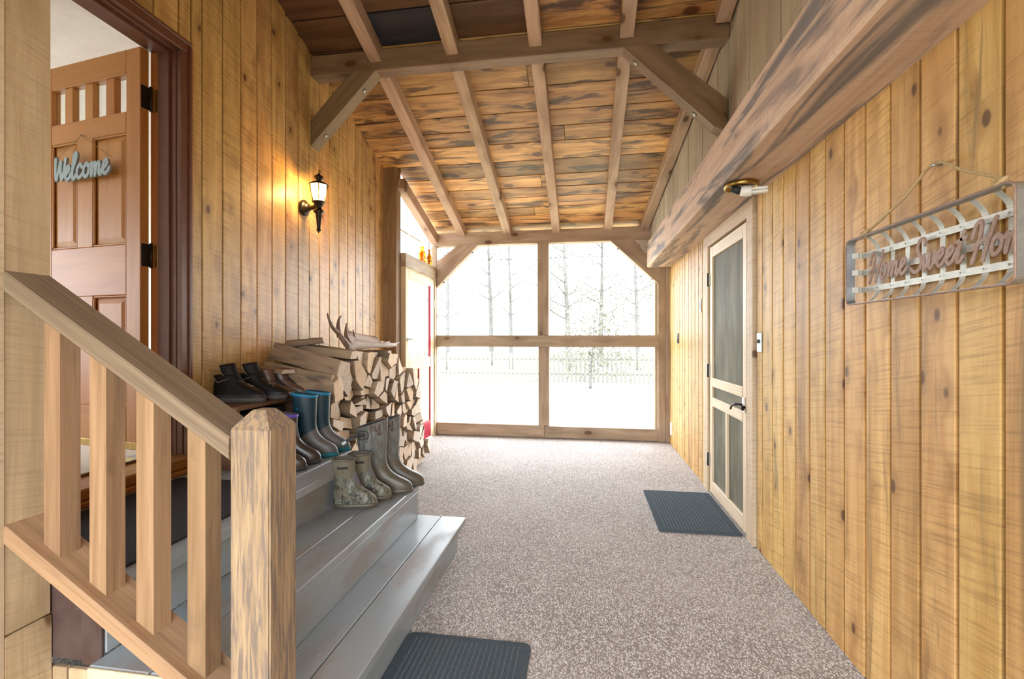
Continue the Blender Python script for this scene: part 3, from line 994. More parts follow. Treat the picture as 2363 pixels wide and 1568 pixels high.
def sloped(name, x0, x1, ztop0, T, w, mat, yc=YC):
    """board sloping down to the right with plumb ends; ztop0 at x0"""
    A = V((x0, yc, ztop0 - T / 2 * math.sqrt(1 + .63 ** 2)))
    L = (x1 - x0)
    tv = T * math.sqrt(1 + .63 ** 2) / 2
    vs, fs = [], []
    for xx in (x0, x1):
        zc = A.z - .63 * (xx - x0)
        vs += [(xx, yc - w / 2, zc - tv), (xx, yc + w / 2, zc - tv), (xx, yc + w / 2, zc + tv), (xx, yc - w / 2, zc + tv)]
    fs = [(0, 1, 2, 3), (7, 6, 5, 4)] + [(k, (k + 1) % 4, 4 + (k + 1) % 4, 4 + k) for k in range(4)]
    lx, ly = SR, V((0, 1, 0))
    m = Matrix((lx, ly, lx.cross(ly))).transposed().to_4x4()
    m.translation = (V(vs[0]) + V(vs[6])) / 2
    mi = m.inverted()
    o = mesh(name, [mi @ V(v) for v in vs], fs, mat, None)
    b = bmesh.new(); b.from_mesh(o.data)
    bmesh.ops.bevel(b, geom=[e for e in b.edges if abs((e.verts[0].co - e.verts[1].co).x) > .3], offset=.004, segments=1, affect='EDGES')
    b.to_mesh(o.data); b.free()
    o.parent = rl
    o.matrix_basis = m
    return o


sloped('handrail', -1.5, nx - hw, 1.461, .047, .112, 'handrail')
sloped('bottom_rail', -1.5, nx - hw, .793, .042, .112, 'rail')
for xl in (-1.413, -1.2706, -1.1298, -.9815):
    xa, xb = xl, xl + .0505
    ya, yb = YC - .0255, YC + .0255
    zt = lambda xx: 1.461 - .047 * 1.182 - .63 * (xx + 1.5) + .002
    zb = lambda xx: .793 - .63 * (xx + 1.5) - .002
    vs = [(z, x_, y_) for z, x_, y_ in [(zb(xa), xa, ya), (zb(xb), xb, ya), (zb(xb), xb, yb), (zb(xa), xa, yb), (zt(xa), xa, ya), (zt(xb), xb, ya), (zt(xb), xb, yb), (zt(xa), xa, yb)]]
    c = V((.9, (xa + xb) / 2, YC))
    o = mesh('baluster', [V(v) - c for v in vs], [(0, 1, 2, 3), (7, 6, 5, 4)] + [(k, (k + 1) % 4, 4 + (k + 1) % 4, 4 + k) for k in range(4)], 'rail', rl)
    o.matrix_basis = Matrix(((0, 1, 0, c.y), (0, 0, 1, c.z), (1, 0, 0, c.x), (0, 0, 0, 1)))

# side post the railing dies into
sp_ = struct('trim_5', 'tall pale pine post at the left edge holding the stair railing', 'post')
bx('post', -1.60, -1.50, .998, 1.106, .50, roof(1.0), 'post', sp_, 'z', .003)
bx('post_foot', -1.60, -1.498, .996, 1.108, 0, .497, 'post', sp_, 'z', .003)
bx('edge_trim', -1.60, -1.497, .975, .998, 0, roof(1.0), 'casing_pale', sp_, 'z', .003)

# ------------------------------------------------------------------ door mats
def door_mat(x0, x1, y0, y1, z, label, mat, rib, r=.035, ribs=True, along='y', grp=None):
    o = empty('door_mat', ((x0 + x1) / 2, (y0 + y1) / 2, z), 0, label, 'mat', grp)
    hx, hy = (x1 - x0) / 2, (y1 - y0) / 2
    pts = []
    for cx_, cy_, a0 in ((hx - r, hy - r, 0), (-hx + r, hy - r, 90), (-hx + r, -hy + r, 180), (hx - r, -hy + r, 270)):
        for k in range(6):
            a = R(a0 + k * 18)
            pts.append((cx_ + r * math.cos(a), cy_ + r * math.sin(a)))
    n = len(pts)
    vs = [(a, b, .0) for a, b in pts] + [(a, b, .007) for a, b in pts] + [(a * .993, b * .993, .009) for a, b in pts]
    fs = [tuple(range(n)), tuple(range(2 * n, 3 * n))]
    for q in (0, n):
        fs += [(q + k, q + (k + 1) % n, q + n + (k + 1) % n, q + n + k) for k in range(n)]
    mesh('backing', vs, fs, mat, o)
    if ribs:
        vs, fs = [], []
        x_ = -hx + .05
        while x_ < hx - .045:
            o0 = len(vs)
            for yy in (-hy + .035, hy - .035):
                vs += [(x_ - .005, yy, .008), (x_ + .005, yy, .008), (x_ + .0025, yy, .0125), (x_ - .0025, yy, .0125)]
            fs += [(o0, o0 + 1, o0 + 2, o0 + 3), (o0 + 7, o0 + 6, o0 + 5, o0 + 4)] + [(o0 + k, o0 + (k + 1) % 4, o0 + 4 + (k + 1) % 4, o0 + 4 + k) for k in range(4)]
            x_ += .022
        rb_ = mesh('ribs', vs, fs, rib, o)
        rb_['kind'] = 'stuff'
    return o


door_mat(-.752, -.215, 1.02, 1.93, 0, 'dark blue-grey ribbed mat at the foot of the steps', 'mat_blue', 'mat_rib')
door_mat(.497, 1.024, 3.20, 4.045, 0, 'dark blue-grey ribbed mat in front of the screen door', 'mat_blue', 'mat_rib', .02)
door_mat(-1.985, -1.375, 1.20, 2.03, .585, 'black fibre mat on the landing behind the railing', 'mat_black', 'mat_black', .02, False)

# ------------------------------------------------------------------ firewood stack
TOPP = [(2.74, .98), (2.93, 1.08), (3.12, 1.17), (3.55, 1.15), (3.9, 1.12), (4.1, 1.0), (4.28, .86), (4.42, .62), (4.55, .40), (4.62, .16), (4.64, 0)]


def topz(y):
    for (a, za), (b, zb) in zip(TOPP[:-1], TOPP[1:]):
        if a <= y <= b:
            return za + (zb - za) * (y - a) / (b - a)
    return 0


def clip(poly, p, n):
    out = []
    for i in range(len(poly)):
        a, b = poly[i], poly[(i + 1) % len(poly)]
        da = (a[0] - p[0]) * n[0] + (a[1] - p[1]) * n[1]
        db = (b[0] - p[0]) * n[0] + (b[1] - p[1]) * n[1]
        if da <= 0:
            out.append(a)
        if (da < 0 < db) or (db < 0 < da):
            t = da / (da - db)
            out.append((a[0] + (b[0] - a[0]) * t, a[1] + (b[1] - a[1]) * t))
    return out


rg = random.Random(21)
seeds = []
rows_ = []
zrow = .055
row = 0
while zrow < 1.16:
    y = 2.78 + (row % 2) * .07
    while y < 4.64:
        px_, pz_ = y + rg.uniform(-.05, .05), zrow + rg.uniform(-.045, .045)
        if pz_ < topz(px_) - .035:
            seeds.append((px_, max(pz_, .04)))
            rows_.append(row)
        y += rg.uniform(.12, .18)
    zrow += .106
    row += 1
cells = []
for i, p in enumerate(seeds):
    poly = [(p[0] - .17, p[1] - .14), (p[0] + .17, p[1] - .14), (p[0] + .17, p[1] + .14), (p[0] - .17, p[1] + .14)]
    for j, q in enumerate(seeds):
        if i != j and abs(p[0] - q[0]) < .4 and abs(p[1] - q[1]) < .4:
            poly = clip(poly, ((p[0] + q[0]) / 2, (p[1] + q[1]) / 2), (q[0] - p[0], q[1] - p[1]))
            if len(poly) < 3:
                break
    poly = clip(poly, (0, .002), (0, -1))
    poly = clip(poly, (2.745, 0), (-1, 0))
    poly = clip(poly, (4.66, 0), (1, 0))
    for (a, za), (b, zb) in zip(TOPP[:-1], TOPP[1:]):
        if a - .1 < p[0] < b + .1:
            poly = clip(poly, (a, za + .03), (-(zb - za), (b - a)))
    if len(poly) >= 3:
        cells.append((rows_[i], poly))
# split some of the larger ones along a diagonal, the way an axe does
logs = []
for rw_, poly in cells:
    A = abs(sum(poly[i][0] * poly[(i + 1) % len(poly)][1] - poly[(i + 1) % len(poly)][0] * poly[i][1] for i in range(len(poly)))) / 2
    c = (sum(p[0] for p in poly) / len(poly), sum(p[1] for p in poly) / len(poly))
    if A > .0145 and rg.random() < .5:
        a = rg.uniform(0, math.pi)
        n = (math.cos(a), math.sin(a))
        for sg in (1, -1):
            q = clip(poly, c, (n[0] * sg, n[1] * sg))
            if len(q) >= 3:
                logs.append((rw_, q))
    elif A > .002:
        logs.append((rw_, poly))


def make_log(poly, x0, x1, parent=None, name='firewood_log', round_=False):
    """poly in (y,z), local to its centre; prism along x with worn edges"""
    c = (sum(p[0] for p in poly) / len(poly), sum(p[1] for p in poly) / len(poly))
    loc = [(p[0] - c[0], p[1] - c[1]) for p in poly]
    # drop near-duplicate corners, pull in for a joint, soften and roughen
    q = []
    for p in loc:
        if not q or math.hypot(p[0] - q[-1][0], p[1] - q[-1][1]) > .022:
            q.append(p)
    if len(q) > 3 and math.hypot(q[0][0] - q[-1][0], q[0][1] - q[-1][1]) < .022:
        q.pop()
    if len(q) < 3:
        q = loc
    out = []
    n = len(q)
    barkside = rg.randrange(n)
    for i in range(n):
        p, nx_ = q[i], q[(i + 1) % n]
        s_ = .94
        out.append((p[0] * s_ * rg.uniform(.94, 1.0), p[1] * s_ * rg.uniform(.94, 1.0)))
        m = ((p[0] + nx_[0]) / 2, (p[1] + nx_[1]) / 2)
        k = 1.06 if i == barkside else rg.uniform(.93, .99)
        out.append((m[0] * s_ * k, m[1] * s_ * k))
    n = len(out)
    L = x1 - x0
    vs = []
    xsn = [0, .012, .33, .66, 1.0]
    for t in xsn:
        sc_ = .955 if t == 0 else 1.0
        j = .0 if t in (0, .012) else .004
        for p in out:
            tl = rg.uniform(-.006, .006) if t in (0, .012) else 0
            vs.append((L / 2 - L * t, p[0] * sc_ + rg.uniform(-j, j), p[1] * sc_ + rg.uniform(-j, j)))
    tilt = rg.uniform(-.18, .18)
    tilt2 = rg.uniform(-.18, .18)
    for i in range(n * 2):
        vs[i] = (vs[i][0] + vs[i][1] * tilt + vs[i][2] * tilt2, vs[i][1], vs[i][2])
    fs, mi = [tuple(range(n))], [1]
    for k in range(len(xsn) - 1):
        for i in range(n):
            fs.append((k * n + i, k * n + (i + 1) % n, (k + 1) * n + (i + 1) % n, (k + 1) * n + i))
            mi.append(0)
    fs.append(tuple(range((len(xsn) - 1) * n, len(xsn) * n)))
    mi.append(1)
    return mesh(name, vs, fs, ['log_bark', 'log_end'], parent, False, ((x0 + x1) / 2, c[0], c[1]), mi)


ORD = ['first', 'second', 'third', 'fourth', 'fifth', 'sixth', 'seventh', 'eighth', 'ninth', 'tenth', 'eleventh', 'twelfth', 'thirteenth', 'fourteenth', 'fifteenth', 'sixteenth', 'seventeenth', 'eighteenth', 'nineteenth', 'twentieth']
cen = lambda p: (sum(a[0] for a in p) / len(p), sum(a[1] for a in p) / len(p))
top_row = max(r for r, _ in logs)
for r in range(top_row + 1):
    for k, poly in enumerate(sorted((p for q, p in logs if q == r), key=lambda p: cen(p)[0])):
        x1 = -1.60 + rg.uniform(-.055, .045)
        o = make_log(poly, x1 - .52, x1)
        lay = 'bottom layer' if r == 0 else ('top layer' if r == top_row else ORD[r] + ' layer up')
        tag(o, 'split log in the ' + lay + ' of the firewood stack, ' + ORD[min(k, 19)] + ' from the near end', 'log', 'stacked split logs')


def free_log(poly, c, rot, L, label, name='firewood_log'):
    o = make_log(poly, -L / 2, L / 2, None, name)
    o.location = c
    o.rotation_euler = rot
    tag(o, label, 'log', 'loose pieces on top of the stack')
    return o


free_log([(-.075, -.05), (.06, -.055), (.075, .03), (-.03, .065)], (-1.83, 2.90, 1.145), (R(8), R(13), R(-6)), .54, 'thick split log lying on the near top corner of the stack')
free_log([(-.07, -.05), (.07, -.05), (.06, .045), (-.06, .05)], (-1.85, 2.83, 1.045), (R(-4), R(9), R(-3)), .50, 'pale split log just under the thick one at the near end of the stack')
free_log([(-.06, -.03), (.07, -.03), (.05, .035), (-.05, .03)], (-1.86, 3.07, 1.20), (0, R(7), R(4)), .50, 'grey split log behind the thick one on top of the stack')
free_log([(-.06, -.025), (.06, -.025), (.05, .03), (-.05, .025)], (-1.86, 3.72, 1.165), (0, R(1), R(5)), .46, 'grey weathered split log under the broad end of the antler')
free_log([(-.05, -.02), (.05, -.02), (.03, .03), (-.04, .02)], (-1.95, 3.02, 1.26), (0, R(-6), R(30)), .24, 'short mossy bark chunk leaning on the wall beside the antler tines')
free_log([(-.06, -.014), (.06, -.014), (.05, .014), (-.05, .014)], (-1.98, 2.72, 1.085), (0, R(4), R(-10)), .26, 'flat piece of bark lying over the brown boots')

# ------------------------------------------------------------------ moose antler on the stack
an = empty('antler', (-1.72, 3.20, 1.195), R(8), 'bleached moose antler with broad palm and brown tines on the firewood', 'antler')
# palm: dished sheet running along +y (local), made of two skins
NU, NV = 22, 9
vs, fs = [], []
for sk in (0, 1):
    for i in range(NU):
        t = i / (NU - 1)
        yy = -.02 + .62 * t
        wl_ = .035 + .135 * math.sin(min(1, t * 1.5) * math.pi / 2) * (1 - max(0, (t - .7) / .3) ** 2 * .75)
        cx_ = .02 + .07 * t
        for j in range(NV):
            s_ = j / (NV - 1) * 2 - 1
            edge = .012 * math.sin(t * 17 + s_ * 2) * abs(s_) if t > .45 else 0
            zz = .0 + .03 * math.sin(t * 2.6) - .0 * t + .06 * s_ * s_ * (1 - .4 * t) - .07 * s_ * math.sin(min(1, t * 1.6) * math.pi / 2) * (1 - .5 * t) + .022 - .012 * sk
            th = .013 * (1 - .5 * abs(s_)) * (1 - .4 * t)
            vs.append((cx_ + s_ * wl_, yy + edge + .05 * (1 - abs(s_)) * t, zz + (th if sk == 0 else -th)))
for sk in (0, 1):
    o0 = sk * NU * NV
    for i in range(NU - 1):
        for j in range(NV - 1):
            a = o0 + i * NV + j
            fs.append((a, a + 1, a + NV + 1, a + NV))
O = NU * NV
for i in range(NU - 1):
    for j in (0, NV - 1):
        a = i * NV + j
        fs.append((a, a + NV, O + a + NV, O + a))
for j in range(NV - 1):
    for i in (0, NU - 1):
        a = i * NV + j
        fs.append((a, a + 1, O + a + 1, O + a))
mesh('palm', vs, fs, 'antler', an, True)
def tine(pts, r0, mat):
    p = catmull(pts, 5)
    n = len(p)
    return tube('tine', p, [r0 * (1 - .85 * (k / (n - 1)) ** 1.4) for k in range(n)], mat, an, 9)
tine([(.02, .03, -.01), (-.01, -.03, .06), (-.04, -.06, .12), (-.06, -.13, .17), (-.07, -.18, .235), (-.08, -.175, .27)], .022, 'antler_dark')
tine([(-.04, -.06, .10), (-.05, -.055, .17), (-.06, -.02, .23), (-.06, .03, .265)], .019, 'antler_dark')
tine([(.0, .08, .03), (-.03, .06, .09), (-.05, .09, .15), (-.06, .13, .21)], .021, 'antler_dark')
tine([(.0, .20, .05), (-.03, .24, .08), (-.05, .27, .115), (-.06, .275, .165)], .015, 'antler_dark')
tine([(.08, .52, .06), (.10, .62, .055), (.12, .68, .07)], .016, 'antler')
tine([(.13, .48, .05), (.17, .60, .045), (.20, .70, .06)], .016, 'antler')
lathe('burr', [(.0, -.02), (.03, -.02), (.036, -.005), (.034, .01), (.0, .02)], 'antler', an, 14, (.02, .0, -.005), 'y')

# ------------------------------------------------------------------ boots
def interp(tab, z):
    for a, b in zip(tab[:-1], tab[1:]):
        if a[0] <= z <= b[0]:
            t = (z - a[0]) / (b[0] - a[0])
            return [p + (q - p) * t for p, q in zip(a[1:], b[1:])]
    return list(tab[-1][1:]) if z > tab[-1][0] else list(tab[0][1:])


def outline(xh, xf, w, n, side=0, grow=0.0, toe=2.4):
    """closed outline of a boot slice: heel xh, front xf, half width w; ball of the foot wider than the heel"""
    pts = []
    L = xf - xh
    a = L / 2 + grow
    foot = min(1, max(0, (L - .16) / .12))
    for k in range(n):
        q = 2 * math.pi * k / n
        cx_, sy_ = math.cos(q), math.sin(q)
        e = 2 / toe
        x_ = math.copysign(abs(cx_) ** e, cx_)
        y_ = math.copysign(abs(sy_) ** e, sy_)
        t = (x_ + 1) / 2
        ww = (w + grow) * (1 - foot * (.20 * (1 - t) - .04 * math.sin(t * math.pi)))
        pts.append(((xh + xf) / 2 + a * x_, y_ * ww + side * foot * .010 * (t * t - .3)))
    return pts


def boot(name, loc, rz, label, group, S, H, tab, mats, side, tilt=0.0, sole_h=.022, trim=None, lining='lining', split=None, slope=0.0, cat='boot', soleg=.004):
    """S scales the plan of the foot; mats: body, sole; trim: (height, material); split: (z, foot material); slope: rim drop to the heel"""
    o = empty(name, loc, rz, label, cat, group)
    N = 28
    smooth_tab = []
    zs = [sole_h * .6]
    z = sole_h
    while z < .17 * min(1, H / .17) - 1e-6:
        zs.append(z)
        z += .009
    while z < H - 1e-6:
        zs.append(z)
        z += .02
    zs.append(H)

    def ring(z, grow=0.0):
        # average a few neighbours so that the profile runs smoothly
        acc = [0, 0, 0]
        for d, wgt in ((-.012, 1), (-.006, 2), (0, 3), (.006, 2), (.012, 1)):
            zz = min(max(z + d, tab[0][0]), tab[-1][0])
            v = interp(tab, zz)
            for k in range(3):
                acc[k] += v[k] * wgt / 9
        xh, xf, w = (a * S for a in acc)
        pl = outline(xh, xf, w, N, side, grow, 2.5 if z < .1 else 2.15)
        top = max(0, (z - H * .6) / (H * .4)) if slope else 0
        return [(x_, y_, z + top * slope * ((x_ / S - .06) / .1)) for x_, y_ in pl]

    def loft(nm, rings, mat, par, cap0=False, cap1=False):
        vs, fs = [], []
        for r_ in rings:
            vs += r_
        for i in range(len(rings) - 1):
            for k in range(N):
                fs.append((i * N + k, i * N + (k + 1) % N, (i + 1) * N + (k + 1) % N, (i + 1) * N + k))
        if cap0:
            fs.append(tuple(range(N)))
        if cap1:
            fs.append(tuple(range((len(rings) - 1) * N, len(rings) * N)))
        return mesh(nm, vs, fs, mat, par, True)

    def flare(z0, z1, n, g0, g1): return [ring(z0 + (z1 - z0) * k / n, g0 + (g1 - g0) * k / n) for k in range(n + 1)]
    body, sole = mats
    if split:
        zf = [z for z in zs if z < split[0]] + [split[0]]
        zsn = [split[0]] + [z for z in zs if z > split[0]]
        loft('foot', [ring(z) for z in zf], split[1], o, True)
        loft('shaft', [ring(z, .0008) for z in zsn] + [ring(H, -.004), ring(H - .03, -.005)], body, o)
    else:
        loft('upper', [ring(z) for z in zs] + [ring(H, -.004), ring(H - .03, -.005)], body, o, True)
    loft('lining', [ring(H - .004, -.0055), ring(H - .05, -.006), ring(max(H - .16, .06), -.008)], lining, o, False, True)
    so = loft('sole', [ring(0.0, -.002), ring(.002, soleg), ring(sole_h, soleg), ring(sole_h + .004, .001)], sole, o, True, True)
    # heel and tread blocks along the edge
    if trim:
        loft('rim_band', [ring(H - trim[0], .0005), ring(H - trim[0] + .002, .0025), ring(H - .001, .0028), ring(H + .002, -.001), ring(H - .006, -.0055)], trim[1], o)
    if tilt:
        o.rotation_euler = (0, tilt, rz)
    return o, ring, loft


# foot plan tables: z, heel x, front x, half width (metres, adult size)
RUB = [(0, .006, .292, .046), (.02, .0, .297, .048), (.042, -.003, .295, .0485), (.06, -.003, .284, .047), (.075, -.002, .258, .0455), (.092, 0, .222, .044),
       (.11, .003, .192, .043), (.135, .004, .166, .043), (.165, .003, .150, .045), (.20, -.001, .144, .049), (.26, -.012, .146, .055), (.33, -.022, .150, .059), (.42, -.028, .154, .061)]
G2 = 'pairs of boots by the front door'


def detail_panel(name, o, ring, idx, z0, z1, mat, grow=.0015):
    """thin patch on the shaft between two heights over a run of outline points"""
    vs, fs = [], []
    rows = 3
    for i in range(rows + 1):
        a = ring(z0 + (z1 - z0) * i / rows, grow)
        b = ring(z0 + (z1 - z0) * i / rows, grow + .0015)
        vs += [a[k % len(a)] for k in idx] + [b[k % len(b)] for k in idx]
    n = len(idx)
    for i in range(rows):
        for k in range(n - 1):
            fs.append((i * 2 * n + n + k, i * 2 * n + n + k + 1, (i + 1) * 2 * n + n + k + 1, (i + 1) * 2 * n + n + k))
        for k in (0, n - 1):
            fs.append((i * 2 * n + k, i * 2 * n + n + k, (i + 1) * 2 * n + n + k, (i + 1) * 2 * n + k))
    for i in (0, rows):
        for k in range(n - 1):
            fs.append((i * 2 * n + k, i * 2 * n + k + 1, i * 2 * n + n + k + 1, i * 2 * n + n + k))
    return mesh(name, vs, fs, mat, o, True)


# teal-rimmed pair on the landing
for (x, y, rz, sd, lab) in ((-1.675, 2.50, 22, -1, 'teal-rimmed tall rubber boot nearer the railing on the landing'), (-1.665, 2.625, 24, 1, 'teal-rimmed tall rubber boot nearer the firewood on the landing')):
    o, ring, loft = boot('rubber_boot', (x, y, .585), R(rz), lab, 'teal-rimmed boots', .80, .375, RUB, ('boot_blue', 'teal_sole'), sd, trim=(.016, 'teal'), lining='lining_dark', slope=-.012, soleg=.005)
    z_ = [(.285 + .0115 * k) for k in range(6)]
    lt = [detail_panel('brand_mark', o, ring, [18, 19], z0, z0 + .006, 'teal') for z0 in z_[:1]]
# purple-rimmed pair
for (x, y, rz, sd, lab) in ((-1.69, 2.20, 20, -1, 'purple-rimmed dark rubber boot partly hidden behind the newel post'), (-1.69, 2.335, 20, 1, 'purple-rimmed dark rubber boot beside the teal-rimmed pair')):
    o, ring, loft = boot('rubber_boot', (x, y, .585), R(rz), lab, 'purple-rimmed boots', .82, .285, RUB, ('boot_purple', 'sole_dark'), sd, trim=(.018, 'purple'), slope=-.01)
    tube('pull_loop', catmull([(-.018, -.012, .28), (-.022, -.012, .30), (-.022, .012, .30), (-.018, .012, .28)]), .004, 'purple', o)
# short camouflage pair on the second step
for (x, y, rz, sd, lab) in ((-1.305, 2.275, 16, -1, 'short olive camouflage rubber boot in front on the second step'), (-1.275, 2.395, 16, 1, 'short olive camouflage rubber boot tucked behind its twin on the second step')):
    o, ring, loft = boot('rubber_boot', (x, y, .390), R(rz), lab, 'short camouflage boots', .76, .262, RUB, ('camo_short', 'camo_foot'), sd, trim=(.010, 'camo_foot'))
    for idx in ([19, 20, 21, 22, 23], [5, 6, 7, 8, 9]):
        detail_panel('handle_slot', o, ring, idx, .212, .224, 'black_rubber', .0006)
    lathe('rivet', [(.0, 0), (.004, 0), (.003, .002), (.0, .003)], 'brass', o, 8, (.045 * .76 + .02, -.052 * .76, .196), 'y')
# tall camouflage pair
for k, (x, y, rz, sd, lab) in enumerate(((-1.275, 2.52, 15, -1, 'tall bark-camouflage hunting boot with a loose buckle strap on the second step'), (-1.25, 2.645, 15, 1, 'tall bark-camouflage hunting boot at the far end of the second step'))):
    o, ring, loft = boot('rubber_boot', (x, y, .390), R(rz), lab, 'tall camouflage boots', 1.0, .405, RUB, ('camo_tall', 'camo_foot'), sd, split=(.165, 'camo_foot'), lining='lining_dark', slope=.03)
    for z0 in (.135, .15, .165):
        tube('crease', [V(p) for p in ring(z0, .0006)[24:28] + ring(z0, .0006)[0:5]], .0022, 'camo_foot', o, 6)
    if k == 0:
        p = ring(.345, .004)[17]
        q = ring(.345, .004)[19]
        bk = tube('buckle', catmull([(q[0] - .02, q[1] - .004, .365), (q[0] + .025, q[1] - .004, .365), (q[0] + .03, q[1] - .004, .34), (q[0] + .022, q[1] - .004, .325), (q[0] - .02, q[1] - .004, .325)], 4, True), .0035, 'sole_dark', o, 6)
        v2, f2 = ribbon_geo(catmull([(q[0] + .01, q[1] - .006, .345), (p[0] - .01, p[1] - .004, .338), (p[0] - .06, p[1] + .0, .312), (p[0] - .085, p[1], .296)]), .010, (0, 1, 0), (0, 0, 1), .002)
        sp2 = mesh('strap', v2, f2, 'sole_dark', o)
        v2, f2 = ribbon_geo([(p[0] - .064, p[1] - .003, .309), (p[0] - .086, p[1] - .003, .295)], .008, (0, 1, 0), (0, 0, 1), .002)
        mesh('strap_end', v2, f2, 'galv', sp2)

HIK = [(0, .006, .296, .044), (.02, .0, .302, .049), (.045, -.002, .300, .0495), (.062, -.001, .290, .047), (.078, 0, .255, .044), (.095, .002, .215, .042),
       (.115, .006, .180, .041), (.135, .010, .155, .041), (.155, .008, .142, .043), (.19, .004, .140, .045)]
for k, (x, y, rz, sd, lab) in enumerate(((-2.095, 2.365, 10, -1, 'black leather hiking boot with grey laces nearest the railing on the bench'), (-2.06, 2.50, 10, 1, 'black leather hiking boot standing between its twin and the brown boots'))):
    o, ring, loft = boot('hiking_boot', (x, y, .92), R(rz), lab, 'black hiking boots', .98, .150, HIK, ('hiker', 'sole_grey'), sd, sole_h=.026, lining='black_rubber', soleg=.006)
    # tongue rising above the collar
    vs, fs = [], []
    for i in range(9):
        t = i / 8
        for j in range(5):
            s_ = j / 4 * 2 - 1
            vs.append((.182 - .072 * t - .058 * s_ * s_ + .03 * max(0, t - .6), s_ * (.040 + .003 * t), .098 + .128 * t - .012 * t * s_ * s_))
    o1 = len(vs)
    vs += [(x_ - .010, y_ * .95, z_) for x_, y_, z_ in vs]
    for i in range(8):
        for j in range(4):
            a = i * 5 + j
            fs += [(a, a + 1, a + 6, a + 5), (o1 + a, o1 + a + 5, o1 + a + 6, o1 + a + 1)]
    for i in range(8):
        for j in (0, 4):
            a = i * 5 + j
            fs.append((a, a + 5, o1 + a + 5, o1 + a))
    for j in range(4):
        a = 40 + j
        fs.append((a, a + 1, o1 + a + 1, o1 + a))
    tg = mesh('tongue', vs, fs, 'hiker', o, True)
    # padded heel collar
    loft('collar', [ring(.140, .004), ring(.152, .005), ring(.158, .0), ring(.152, -.008)], 'hiker', o)
    toe_ = loft('toe_rand', [ring(.026, .0025), ring(.036, .003), ring(.046, .0015)], 'black_rubber', o)
    # laces
    zz = [.085, .094, .104, .115, .127, .138]
    for i in range(5):
        xa, xb = .225 - .022 * i, .225 - .022 * (i + 1)
        sa = 1 if i % 2 else -1
        tube('lace', catmull([(xa, -sa * .022, zz[i] - .004), ((xa + xb) / 2 + .004, 0, zz[i] + .012), (xb, sa * .022, zz[i + 1] - .002)], 3), .0022, 'lace', o, 5)
        tube('lace', catmull([(xa, sa * .022, zz[i] - .004), ((xa + xb) / 2 + .004, 0, zz[i] + .010), (xb, -sa * .022, zz[i + 1] - .002)], 3), .0022, 'lace', o, 5)
    tube('lace', catmull([(.12, -.03, .142), (.07, -.052, .125), (.055, -.054, .118), (.03, -.052, .15), (.03, -.046, .185), (.055, -.044, .19), (.075, -.046, .165), (.085, -.046, .155)], 4), .0022, 'lace', o, 5)

for k, (x, y, rz, sd, lab) in enumerate(((-2.045, 2.605, 12, -1, 'brown leather slip-on boot beside the black hiking boots'), (-2.03, 2.71, 12, 1, 'brown leather slip-on boot pushed against the firewood'))):
    TB = [(0, .006, .29, .040), (.015, .0, .295, .043), (.032, -.001, .292, .044), (.048, 0, .275, .043), (.062, .002, .235, .042), (.08, .004, .20, .041),
          (.10, .006, .172, .040), (.125, .006, .150, .041), (.16, .002, .142, .045), (.20, -.003, .142, .048)]
    o, ring, loft = boot('leather_boot', (x, y, .92), R(rz), lab, 'brown leather boots', .94, .175, TB, ('brown_leather', 'sole_dark'), sd, sole_h=.014, lining='lining_dark')
    for idx in ([20, 21, 22], [6, 7, 8]):
        detail_panel('elastic_gore', o, ring, idx, .09, .165, 'black_rubber', .0006)

# ------------------------------------------------------------------ bench with the boots on top
bn = empty('shoe_bench', (-1.97, 2.47, .585), 0, 'low dark wooden crate bench on the landing carrying the boots', 'bench')
hx, hy = .165, .27
for k in range(2):
    bx('top_board', -hx + k * .166, -hx + .163 + k * .166, -hy - .005, hy, .313, .335, 'bench', bn, 'y', .003)
bx('end_panel', -hx + .004, hx - .01, -hy, -hy + .02, .0, .313, 'bench', bn, 'x', .003)
bx('end_panel', -hx + .004, hx - .01, hy - .02, hy, .0, .313, 'bench', bn, 'x', .003)
bx('corner_post', hx - .02, hx, -hy - .003, -hy + .018, 0, .313, 'bench', bn, 'z', .003)
bx('corner_post', hx - .02, hx, hy - .018, hy + .003, 0, .313, 'bench', bn, 'z', .003)
bx('back_board', -hx, -hx + .012, -hy + .02, hy - .02, 0, .313, 'bench', bn, 'y', .002)
bx('shelf', -hx + .012, hx - .02, -hy + .02, hy - .02, .10, .115, 'bench', bn, 'y', .002)
for k, (y0, lab) in enumerate(((2.30, 'black storage box with a brass label holder inside the bench, nearer the railing'), (2.50, 'black storage box with a brass label holder inside the bench, nearer the firewood'))):
    sb = empty('storage_box', (-1.96, y0 + .09, .7005), 0, lab, 'box', 'boxes inside the bench')
    bx('box_body', -.11, .09, -.085, .085, 0, .165, 'black_rubber', sb, None, .004)
    lh = bx('label_holder', .09, .094, -.0, .06, .10, .135, 'brass', sb, None, .001)
    bx('paper_label', .094, .0955, .006, .054, .106, .129, 'cream_wood', lh, None, 0)

